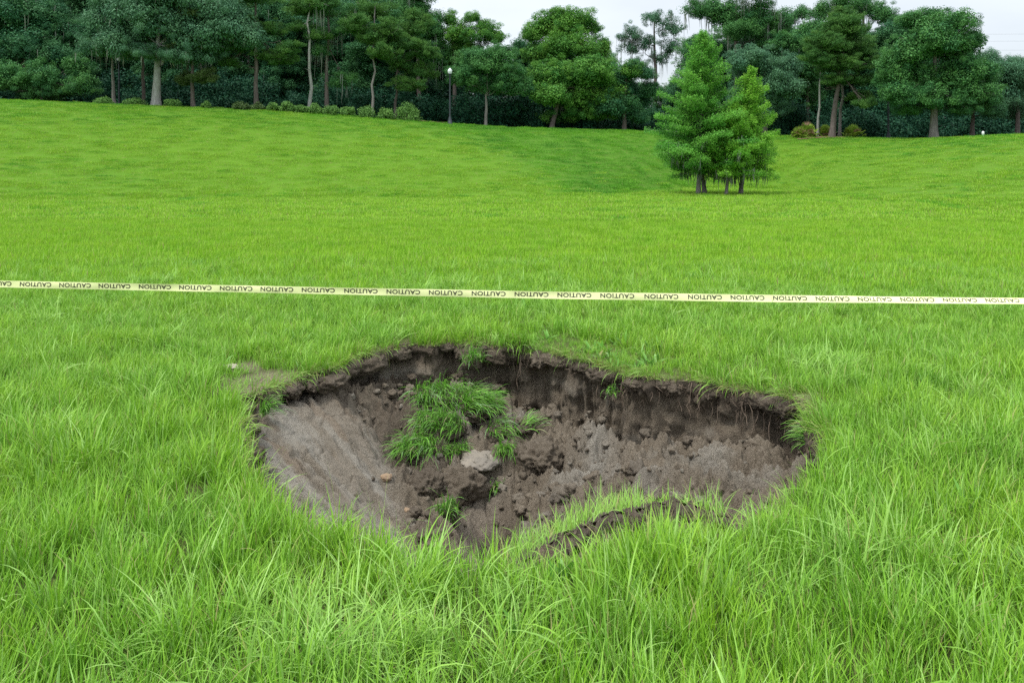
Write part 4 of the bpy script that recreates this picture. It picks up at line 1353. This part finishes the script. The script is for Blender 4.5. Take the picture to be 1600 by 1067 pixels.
tree('pine_tree', 'dusky pine with a thin dark trunk above the hedge end', 'tree', 617, 60, [(625, 100, 26, 14), (655, 110, 30, 16), (640, 135, 28, 14), (620, 70, 26, 16), (660, 80, 24, 20), (650, 40, 26, 26)],
     M_pine, M_bark, .12, (622, 40), 1.2, .17, 'needle', 0, group=FR)
tree('tall_tree', 'tall mossy tree reaching the top of the picture above the lamp post', 'tree', 655, 66, [(640, 20, 34, 28), (670, 45, 26, 34), (620, 40, 30, 26), (655, -8, 30, 20), (685, 90, 20, 30)],
     M_oak, M_bark, .22, (655, -10), 1.2, .2, 'droop', 4, (.8, 2.4), FR)
tree('tall_tree', 'tall dark green tree with a ragged peaked top right of the lamp post', 'tree', 712, 66, [(702, 30, 10, 18), (712, 55, 28, 22), (738, 30, 12, 10), (760, 55, 30, 18), (700, 85, 24, 24), (735, 80, 30, 20), (775, 62, 16, 12), (755, 42, 10, 9)],
     M_bright, M_bark, .22, (708, 30), 1.4, .21, 'leaf', 0, group=FR)
tree('small_tree', 'small broad tree with a thin clear trunk beside the lamp post', 'tree', 758, 60, [
    (760, 100, 40, 26), (718, 122, 28, 18), (800, 118, 32, 24), (770, 135, 40, 16), (735, 95, 28, 20), (812, 140, 22, 14), (780, 82, 30, 16)],
    M_oak, M_barkg, .14, (762, 105), 1.5, .19, 'leaf', 0, group=FR)
tree('vine_clad_tree', 'massive leafy tree with a rounded top in the middle of the wood', 'tree', 880, 66, [
    (880, 45, 38, 30), (850, 40, 24, 22), (905, 30, 30, 18), (830, 55, 16, 16), (890, 75, 55, 26), (935, 75, 16, 26), (925, 45, 14, 10), (925, 95, 34, 22), (850, 85, 34, 24), (870, 25, 16, 10)],
    M_bright, M_bark, .3, (882, 20), 1.5, .21, 'leaf', 0, group=FR)
tree('vine_clad_tree', 'bright leafy tree bulging low in front of the massive rounded tree', 'tree', 860, 61, [
    (850, 118, 24, 24), (880, 120, 40, 30), (925, 118, 40, 28), (900, 150, 40, 28), (860, 150, 30, 24), (945, 150, 34, 26), (985, 110, 22, 18), (930, 175, 40, 18), (880, 180, 40, 14)],
    M_bright, M_bark, .22, (885, 110), 1.5, .2, 'leaf', 0, group=FR)
tree('bushy_tree', 'dark bushy tree sloping down to the gap left of the cypresses', 'tree', 975, 61, [
    (970, 125, 28, 26), (1000, 150, 24, 20), (960, 165, 36, 26), (1000, 180, 26, 18), (1015, 140, 14, 18), (1010, 115, 14, 14), (990, 105, 14, 12)],
    M_dark, M_bark, .2, (978, 120), 1.5, .2, 'leaf', 0, group=FR)
tree('moss_draped_tree', 'distant lone tree with airy crown and hanging moss in the sky gap', 'tree', 1024, 88, [
    (1022, 32, 26, 18), (990, 52, 20, 16), (1048, 48, 22, 18), (985, 75, 18, 14), (1010, 68, 22, 16), (1050, 78, 20, 16), (1000, 100, 20, 12), (1030, 92, 18, 14), (972, 60, 9, 8)],
    M_blue, M_bark, .3, (1022, 30), .62, .22, 'leaf', 3, (.6, 2.0), nlimb=6)
tree('moss_draped_tree', 'big mossy tree rising behind the top of the tallest cypress', 'tree', 1150, 68, [
    (1105, 12, 32, 24), (1140, 20, 36, 30), (1185, 30, 36, 30), (1215, 40, 26, 26), (1150, 50, 40, 20), (1170, -8, 40, 16), (1200, 65, 30, 20)],
    M_oak, M_bark, .35, (1150, 10), 1.3, .2, 'droop', 5, (.7, 2.2), FR)
tree('willow_like_tree', 'soft grey green rounded tree close behind the right cypress', 'tree', 1195, 60, [
    (1190, 100, 48, 28), (1160, 95, 30, 24), (1215, 135, 34, 26), (1185, 145, 40, 30), (1230, 105, 24, 20), (1200, 172, 44, 18)],
    M_blue, M_bark, .22, (1195, 100), 1.7, .17, 'droop', 0, group=FR)
tree('dark_tree', 'dusky tree filling the space between the willowy tree and the pine', 'tree', 1262, 63, [
    (1258, 70, 28, 24), (1255, 110, 30, 28), (1262, 150, 34, 28), (1225, 65, 22, 18), (1275, 45, 22, 20)],
    M_oak, M_bark, .2, (1262, 60), 1.4, .2, 'leaf', 1, (.5, 1.4), FR)
tree('slender_tree', 'thin pale trunk rising from the left palmetto', 'tree', 1277, 58, [(1284, 55, 18, 14), (1270, 75, 14, 12)], M_pine, M_barkp, .10, (1285, 60), 1, .17, 'needle', 0, group=FR)
tree('pine_tree', 'broad dense pine with a leaning brown trunk in the palmetto bed', 'tree', 1299, 56.5, [
    (1320, 45, 36, 24), (1290, 70, 34, 22), (1345, 75, 30, 24), (1318, 100, 50, 20), (1300, 126, 28, 10), (1348, 125, 26, 10), (1320, 22, 22, 12), (1275, 92, 22, 16), (1370, 100, 18, 14), (1345, 150, 18, 8), (1340, 165, 14, 8)],
    M_pine, M_bark, .21, (1322, 30), 1.6, .17, 'needle', 0, group=FR, bare=10)
tree('pine_tree', 'slimmer pine trunk close on the right of the leaning pine', 'tree', 1311, 58.5, [(1330, 60, 30, 20), (1352, 148, 16, 8), (1320, 88, 26, 14)],
     M_pine, M_barkg, .12, (1318, 60), 1.1, .17, 'needle', 0, group=FR, bare=8)
tree('maple_tree', 'big round dense tree with stout grey trunk on the right bank', 'tree', 1459, 53.5, [
    (1460, 60, 52, 36), (1420, 80, 38, 30), (1500, 70, 36, 34), (1395, 110, 24, 26), (1440, 120, 46, 30), (1500, 120, 46, 34), (1450, 155, 60, 22), (1520, 150, 36, 24), (1400, 150, 26, 22), (1465, 25, 36, 16), (1500, 35, 26, 18), (1525, 60, 18, 20),
    (1430, 32, 22, 14), (1385, 122, 12, 12), (1420, 172, 24, 9), (1500, 172, 36, 10), (1540, 115, 18, 22), (1392, 140, 18, 14)],
    M_oak, M_barkg, .27, (1462, 40), 1.7, .19, 'leaf', 0, group=FR, depth=.9)
tree('grey_tree', 'hazy grey green tree at the right edge behind the big round tree', 'tree', 1590, 58, [
    (1570, 120, 34, 26), (1600, 130, 34, 30), (1560, 150, 36, 26), (1595, 170, 36, 22), (1553, 90, 16, 14), (1580, 100, 18, 14), (1625, 120, 26, 26)],
    M_blue, M_bark, .2, (1590, 110), 1.4, .19, 'droop', 0, group=FR)
tree('dark_tree', 'short dark trunk under the right side of the big round tree', 'tree', 1518, 55, [(1520, 160, 34, 20), (1545, 175, 26, 14), (1490, 165, 26, 18)], M_dark, M_bark, .2, (1522, 150), 1.3, .2, group=FR)
tree('tall_tree', 'tall scraggly tree with mossy limbs above the broad pine', 'tree', 1345, 74, [
    (1320, 5, 34, 22), (1360, 10, 30, 20), (1385, 25, 26, 22), (1290, 18, 24, 20), (1400, 55, 28, 26), (1375, 75, 26, 20), (1255, 20, 16, 14), (1240, 30, 12, 12)],
    M_oak, M_bark, .3, (1350, 0), .95, .2, 'droop', 4, (.7, 2.2), FR)
tree('tall_tree', 'deep green leafy tree at the far left edge of the wood', 'tree', 40, 62, [
    (20, 20, 50, 40), (70, 30, 30, 34), (40, 75, 50, 34), (-20, 60, 50, 50), (100, 50, 26, 20), (90, 85, 40, 26)],
    M_dark, M_bark, .3, (40, 0), 1.4, .2, 'leaf', 2, (.6, 1.6), FR)
tree('bushy_tree', 'low leafy thicket tree with pale leaf tips at the left of the bank', 'tree', 65, 58.5, [
    (65, 120, 34, 24), (30, 130, 34, 22), (95, 140, 26, 16), (60, 145, 40, 14), (5, 120, 26, 26), (110, 105, 24, 20), (135, 135, 26, 20)],
    M_oak, M_bark, .15, (65, 115), 1.5, .19, 'leaf', 0, group=FR)

# wood behind: copies of a few whole trees
WOOD = 'trees deeper in the wood'
protos = []
for k, (mat, kd) in enumerate([(M_dark, 'leaf'), (M_oak, 'droop'), (M_dark, 'droop'), (M_oak, 'leaf')]):
    t = tree('forest_tree', 'shaded evergreen tree deeper in the wood behind the front trees', 'tree', 800, 80, [
        (800 + rng.normal(0, 10), 60, 55, 34), (765, 90, 40, 30), (838, 95, 40, 30), (800, 125, 52, 30), (780, 30, 36, 26), (825, 40, 34, 26), (770, 150, 40, 24), (835, 155, 40, 22), (800, 180, 50, 20)],
        mat, M_bark, .3, (800, 30), .8, .27, kd, 1 if kd == 'droop' else 0, (.6, 1.6), WOOD, nlimb=3)
    protos.append(t)
H0 = EYE + (HOR - 15) * 80 / F - float(base_z(0, 80))   # proto height
used = set()
spots = []
for px in range(-70, 1720, 56):
    for Yd in (71, 80):
        pj = px + rng.uniform(-16, 16)
        tp_ = np.interp(pj, [-100, 640, 690, 760, 800, 830, 930, 965, 1060, 1080, 1460, 1500, 1550, 1700], [-40, -10, 55, 75, 95, 45, 75, 118, 122, 45, 35, 70, 105, 120])
        spots.append((pj, Yd + rng.uniform(-4, 4), tp_ + rng.uniform(0, 22)))
for k, (px, Yd, topy) in enumerate(spots):
    src = protos[k % 4]
    X = (px - 800) * Yd / F
    z0 = float(base_z(X, Yd)) - 0.1
    hgt = EYE + (HOR - topy) * Yd / F - z0
    s_ = hgt / H0
    if k < 4: r = src; kids = []
    else:
        r = src.copy(); sc.collection.objects.link(r)
        kids = list(src.children)
    r.location = (X, Yd, z0)
    r.rotation_euler = (0, 0, rng.uniform(0, 6.28))
    r.scale = (s_ * rng.uniform(.85, 1.1),) * 2 + (s_,)
    for c in kids:
        d = c.copy(); sc.collection.objects.link(d); d.parent = r

# undergrowth in the shade of the trees
cP, cR = [], []
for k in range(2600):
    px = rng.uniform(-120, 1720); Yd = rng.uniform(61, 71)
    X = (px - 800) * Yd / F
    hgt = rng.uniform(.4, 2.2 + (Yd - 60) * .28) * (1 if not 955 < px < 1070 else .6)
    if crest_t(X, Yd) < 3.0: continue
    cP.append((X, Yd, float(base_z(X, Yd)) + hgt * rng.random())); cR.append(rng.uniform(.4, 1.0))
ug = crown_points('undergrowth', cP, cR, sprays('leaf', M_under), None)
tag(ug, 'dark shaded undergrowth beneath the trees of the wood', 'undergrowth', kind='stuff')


# ------------------------------------------------------------------ cypresses on the basin floor
def cypress(label, px, Y, topx, topy, rbase, botrow, seed, nb=190, dens=1.0, tr=.13, mat=None):
    s = Y / F
    X0 = (px - 800) * s; Z0 = float(base_z(X0, Y))
    root = empty('cypress_tree', (X0, Y, Z0))
    H = EYE + (HOR - topy) * s - Z0
    tx = (topx - px) * s
    zb0 = EYE + (HOR - botrow) * s - Z0
    w_ = Acc(); ac_ = Acc(); ms = Acc()
    path = limb_path((0, 0, -.2), (tx, 0, H), 12, .01)
    rads = tr * (1 - np.linspace(0, 1, 12)) * .85 + .012 + tr * .35 * np.exp(-np.linspace(0, 1, 12) * 14)
    v_, q_ = tube_np(path, rads, 10); w_.add(v_, q_)
    for k in range(nb):
        f = (k + rng.random()) / nb
        f = f ** 0.9
        z = zb0 + (H - zb0) * f
        tf = z / H
        pc = np.array([np.interp(z, path[:, 2], path[:, 0]), np.interp(z, path[:, 2], path[:, 1]), z])
        a_ = k * 2.39996 + rng.normal(0, .3)
        prof = rbase * ((1 - f ** 1.3) ** 0.97) * (1 if f > .08 else .9) + .12
        L = prof * rng.choice([.45, .7, .95, 1.2], p=[.15, .3, .35, .2]) * rng.uniform(.88, 1.1)
        d = np.array([math.cos(a_), math.sin(a_), rng.uniform(.05, .4) + .6 * f])
        n_ = 7
        t = np.linspace(0, 1, n_)
        P = pc + np.outer(t * L, d)
        P[:, 2] -= (0.16 * L) * t ** 2 * (1 - f)
        v_, q_ = tube_np(P, np.linspace(.022 * (1 - .6 * f), .005, n_), 4); w_.add(v_, q_)
        m = int(dens * (230 + 90 * (1 - f)) * L + 40)
        tt = rng.uniform(.12, 1.05, m) ** .75
        c = np.stack([np.interp(tt, t, P[:, i_]) for i_ in range(3)], -1)
        side = np.array([-d[1], d[0], 0]) / math.hypot(d[0], d[1])
        wdt = (0.34 * L * (1 - 0.55 * tt) + .06)
        sgn = rng.uniform(-1, 1, m)
        c = c + side * (sgn * wdt)[:, None] + np.stack([0 * tt, 0 * tt, rng.normal(0, .085, m) - 0.18 * np.abs(sgn) * wdt - .02], -1)
        col = np.zeros((m, 3)); col[:, 0] = np.clip(rng.random() * .5 + rng.random(m) * .35 + .2 * f, 0, 1)
        nn = np.array([0, 0, .8]) + rdir(m) * .6
        v_, q_, c_ = leaves(c, nn, rng.uniform(.06, .13, m), .42, col, d * .7 + np.outer(np.sign(sgn), side) * .7 + [0, 0, -.25])
        ac_.add(v_, q_, c_)
        if f < .22 and rng.random() < .9:
            u_ = rng.uniform(.2, .8, 9)
            q0 = pc + np.outer(u_ * L, d) + [0, 0, -.05] + rng.normal(0, .04, (9, 3))
            strands(ms, q0, rng.uniform(.25, 1.1, 9) * rng.uniform(.4, 1), .06)
    ob('trunk', w_.mesh('trunk', M_barkg, True), root)
    ob('crown', ac_.mesh('crown', mat or M_cyp), root)
    if ms.n: ob('hanging_moss', ms.mesh('hanging_moss', M_moss), root)['kind'] = 'stuff'
    return tag(root, label, 'tree', 'cypress trees on the basin floor')


cypress('tallest feathery cypress, at the left of the clump', 1091, 40, 1098, 52, 2.4, 276, 1, 230, 1.0, .115)
cypress('cypress hidden behind the tallest one, its dark trunk just to the right', 1102, 41, 1082, 120, 2.1, 270, 2, 130, .8, .12)
cypress('front right bright cypress with a pale slim trunk', 1134, 39.3, 1148, 165, 1.6, 276, 3, 140, 1.0, .085, M_cyp2)
cypress('right cypress with a pointed bright green top', 1157, 40.4, 1174, 108, 1.75, 276, 4, 190, 1.0, .115, M_cyp2)


# ------------------------------------------------------------------ shrubs, palmettos
def shrub(label, px, row, w_px, h_px, Y, mat, group, seed):
    s = Y / F
    X0 = (px - 800) * s
    Zb = EYE + (HOR - row) * s
    Z0 = max(float(base_z(X0, Y)), Zb - .25) if Zb - float(base_z(X0, Y)) < .3 else float(base_z(X0, Y))
    root = empty('shrub', (X0, Y, Z0))
    ac_ = Acc()
    rw, rh = w_px * s * .55, h_px * s * 1.25
    for m in range(18):
        d = rdir(1)[0]; d[2] = abs(d[2])
        clump_leaves(ac_, d * np.array([rw, rw * .8, rh]) * rng.uniform(.45, .72) + [0, 0, .08], rw * .42, 150, .10, .55, None, .8)
    ob('foliage', ac_.mesh('foliage', mat), root)
    st = Acc()
    for m in range(6):
        d = rdir(1)[0]; d[2] = abs(d[2])
        v_, q_ = tube_np(limb_path((0, 0, -.1), d * [rw * .6, rw * .6, rh * .6], 4), [.025, .02, .015, .01], 5); st.add(v_, q_)
    ob('stem', st.mesh('stem', M_bark), root)
    tag(root, label, 'shrub', group)


HG = 'clipped shrubs along the top of the bank'
hs = [('leftmost and yellowest rounded shrub of the hedge row', 378, 169, 26, 10), ('low yellow green shrub at the foot of the brown pine trunk', 403, 171, 22, 9), ('rounded shrub second to the right of the brown pine trunk', 426, 172, 20, 11),
      ('shrub midway between the brown and the pale pine trunks', 448, 173, 26, 13), ('dull shrub just left of the pale pine trunk', 470, 175, 22, 11), ('dense shrub at the foot of the pale pine trunk', 492, 177, 26, 13), ('shrub in front of the dark mossy trunk', 516, 179, 26, 14),
      ('shrub right of the dark mossy trunk', 543, 181, 26, 14), ('wide shrub in front of the thin pale stem', 572, 183, 32, 14), ('shrub left of the hedge row’s largest shrub', 603, 186, 28, 14), ('largest shrub at the right end of the hedge row', 636, 188, 40, 24)]
for k, (lb, px, row, w_, h_) in enumerate(hs):
    shrub(lb.replace('’', "'"), px, row, w_, h_, np.interp(px, [378, 640], [55.4, 56.5]), M_olive if k < 2 else M_shrub, HG, k)
for lb, px, row, w_, h_ in [('low spreading shrub left of the slim leaning trunk', 160, 162, 34, 6), ('low shrub between the lamp pole and the thick pale trunk', 210, 165, 34, 7), ('low shrub right of the thick pale trunk', 270, 167, 30, 7), ('small upright shrub right of the olive pine', 322, 168, 14, 9)]:
    shrub(lb, px, row, w_, h_, 55.3, M_shrub, HG, px)


def palmetto(label, px, w_px, h_px, Y, dry):
    s = Y / F
    X0 = (px - 800) * s
    root = empty('palmetto', (X0, Y, float(base_z(X0, Y))))
    rw, rh = w_px * s * .55, h_px * s * 1.15
    for f in range(40):
        a_ = rng.uniform(0, 6.28); e_ = rng.uniform(.1, 1.45)
        d = np.array([math.cos(a_) * math.cos(e_), math.sin(a_) * math.cos(e_), math.sin(e_)])
        hub = d * np.array([rw * .62, rw * .62, rh * .72]) * rng.uniform(.6, 1)
        acf = Acc()
        v_, q_ = tube_np([np.zeros(3), hub * .5 + [0, 0, .04], hub], [.012, .01, .008], 4)
        acf.add(v_, q_, np.tile([[.3, 0, 0]], (len(v_), 1)))
        n_ = 16
        sd1 = np.cross(d, [0, 0, 1.0]); sd1 /= np.linalg.norm(sd1) + 1e-6
        up = np.cross(sd1, d)
        ph = np.linspace(-1.5, 1.5, n_)
        tips = np.cos(ph)[:, None] * (d * .6 + up * .5) + np.sin(ph)[:, None] * sd1
        tips /= np.linalg.norm(tips, axis=1, keepdims=True)
        Lf = rng.uniform(.28, .42)
        P = hub + tips * Lf * .5
        col = np.zeros((n_, 3)); col[:, 0] = rng.random() * .6 + rng.random(n_) * .4; col[:, 2] = 1.0 if rng.random() < dry else 0
        v_, q_, c_ = leaves(P, np.tile(up, (n_, 1)) + rdir(n_) * .2, np.full(n_, Lf), .16, col, tips * 8)
        acf.add(v_, q_, c_)
        ob('frond', acf.mesh('frond', M_palm), root)
    tag(root, label, 'palmetto', 'palmettos round the pines')


palmetto('left palmetto clump with reddish dead fronds below', 1262, 46, 22, 57, .25)
palmetto('middle palmetto clump behind the leaning pine trunk', 1290, 34, 20, 58, .35)
palmetto('right palmetto clump, the greenest, right of the pine trunks', 1333, 48, 20, 57, .08)
palmetto('small front palmetto at the left tip of the mulch bed', 1248, 24, 14, 56.5, .3)

# mulch beds
M_mulch = solid('mulch', (0.12, 0.065, 0.045), .95, .1, (0.22, 0.13, 0.10), 8, .8)


def bed(label, px0, px1, Y, dY):
    u_ = np.linspace(px0, px1, 24)
    rows = []
    for yy in np.linspace(Y, Y + dY, 6):
        X = (u_ - 800) * yy / F
        rows.append(np.stack([X, yy + 0 * X, base_z(X, yy + 0 * X) + .05 + .04 * fbm(X * 4, yy * 4 + 0 * X, seed=501)], -1))
    v_ = np.concatenate(rows)
    a, b = np.meshgrid(np.arange(23), np.arange(5))
    q_ = np.stack([b * 24 + a, b * 24 + a + 1, (b + 1) * 24 + a + 1, (b + 1) * 24 + a], -1).reshape(-1, 4)
    tag(ob('mulch_bed', mesh_np('mulch_bed', v_, q_, M_mulch, True)), label, kind='structure')


bed('reddish mulch bed under the pines and palmettos', 1246, 1340, 55.6, 3)
bed('strip of brown mulch between the hedge end and the lamp post', 645, 698, 56.7, 2.5)
bed('brown mulch ring under the thick pale trunk', 228, 262, 54.8, 2)


# ------------------------------------------------------------------ lamp posts, marker, wires
def lathe(prof, sides=16):
    ph = np.arange(sides) * 2 * math.pi / sides
    v_ = np.concatenate([np.stack([r_ * np.cos(ph), r_ * np.sin(ph), np.full(sides, z)], -1) for r_, z in prof])
    n_ = len(prof)
    a_ = np.arange(n_ - 1)[:, None] * sides + np.arange(sides)[None]
    b_ = np.arange(n_ - 1)[:, None] * sides + (np.arange(sides)[None] + 1) % sides
    return v_, np.stack([a_, b_, b_ + sides, a_ + sides], -1).reshape(-1, 4)


M_iron = solid('lamp_iron', (0.02, 0.028, 0.035), .45, .5)
M_globe = solid('lamp_globe', (0.66, 0.69, 0.72), .25, .5)


def lamp(label, px, Y, H):
    X0 = (px - 800) * Y / F
    root = empty('lamp_post', (X0, Y, float(base_z(X0, Y))))
    v_, q_ = lathe([(.19, -.1), (.19, .10), (.16, .14), (.13, .35), (.09, .5), (.085, .55)]); ob('base', mesh_np('lamp_base', v_, q_, M_iron, True), root)
    v_, q_ = lathe([(.075, .5), (.065, H * .5), (.052, H - .62)]); ob('pole', mesh_np('lamp_pole', v_, q_, M_iron, True), root)
    v_, q_ = lathe([(.06, H - .66), (.10, H - .6), (.07, H - .54), (.11, H - .46), (.15, H - .42), (.001, H - .415)]); ob('collar', mesh_np('lamp_collar', v_, q_, M_iron, True), root)
    v_, q_ = lathe([(.11, H - .42), (.14, H - .36), (.16, H - .27), (.16, H - .20), (.125, H - .11), (.06, H - .05), (.03, H - .02), (.001, H)]); ob('globe', mesh_np('lamp_globe', v_, q_, M_globe, True), root)
    tag(root, label, 'lamp post', 'lamp posts along the path')


lamp('black lamp post with a white acorn globe in front of dark trees', 703, 56.6, 4.0)
lamp('black lamp pole half hidden in the foliage left of the thick pale trunk', 186, 59.6, 4.05)
lamp('lamp pole in deep shade left of the big round tree', 1388, 58.5, 4.05)

X0 = (1536 - 800) * 48.6 / F
mk = empty('marker_post', (X0, 48.6, float(base_z(X0, 48.6))))
M_white = solid('white_plastic', (0.78, 0.8, 0.78), .5, .4)
M_greenp = solid('green_plastic', (0.25, 0.5, 0.35), .5, .4)
v_, q_ = lathe([(.065, -.1), (.065, .12)], 12); ob('base', mesh_np('marker_base', v_, q_, M_greenp, True), mk)
v_, q_ = lathe([(.06, .11), (.072, .12), (.072, .26), (.055, .31), (.001, .33)], 12); ob('cap', mesh_np('marker_cap', v_, q_, M_white, True), mk)
tag(mk, 'small white and green utility marker on the right bank', 'marker post')

M_wire = solid('wire', (0.10, 0.11, 0.12), .6, .3)
for row, lb in ((55, 'top power line in the sky at upper right'), (66, 'middle power line in the sky at upper right'), (80, 'lowest power line in the sky at upper right')):
    Yd = 150
    n_ = 40
    px = np.linspace(1250, 2600, n_)
    rw = row + (px - 1600) * -0.012 + ((px - 1900) / 700) ** 2 * -6
    path = np.stack([(px - 800) * Yd / F, np.full(n_, Yd), EYE + (HOR - rw) * Yd / F], -1)
    v_, q_ = tube_np(path, np.full(n_, .011), 5)
    tag(ob('power_line', mesh_np('power_line', v_, q_, M_wire)), lb, 'power line', 'power lines beyond the trees')
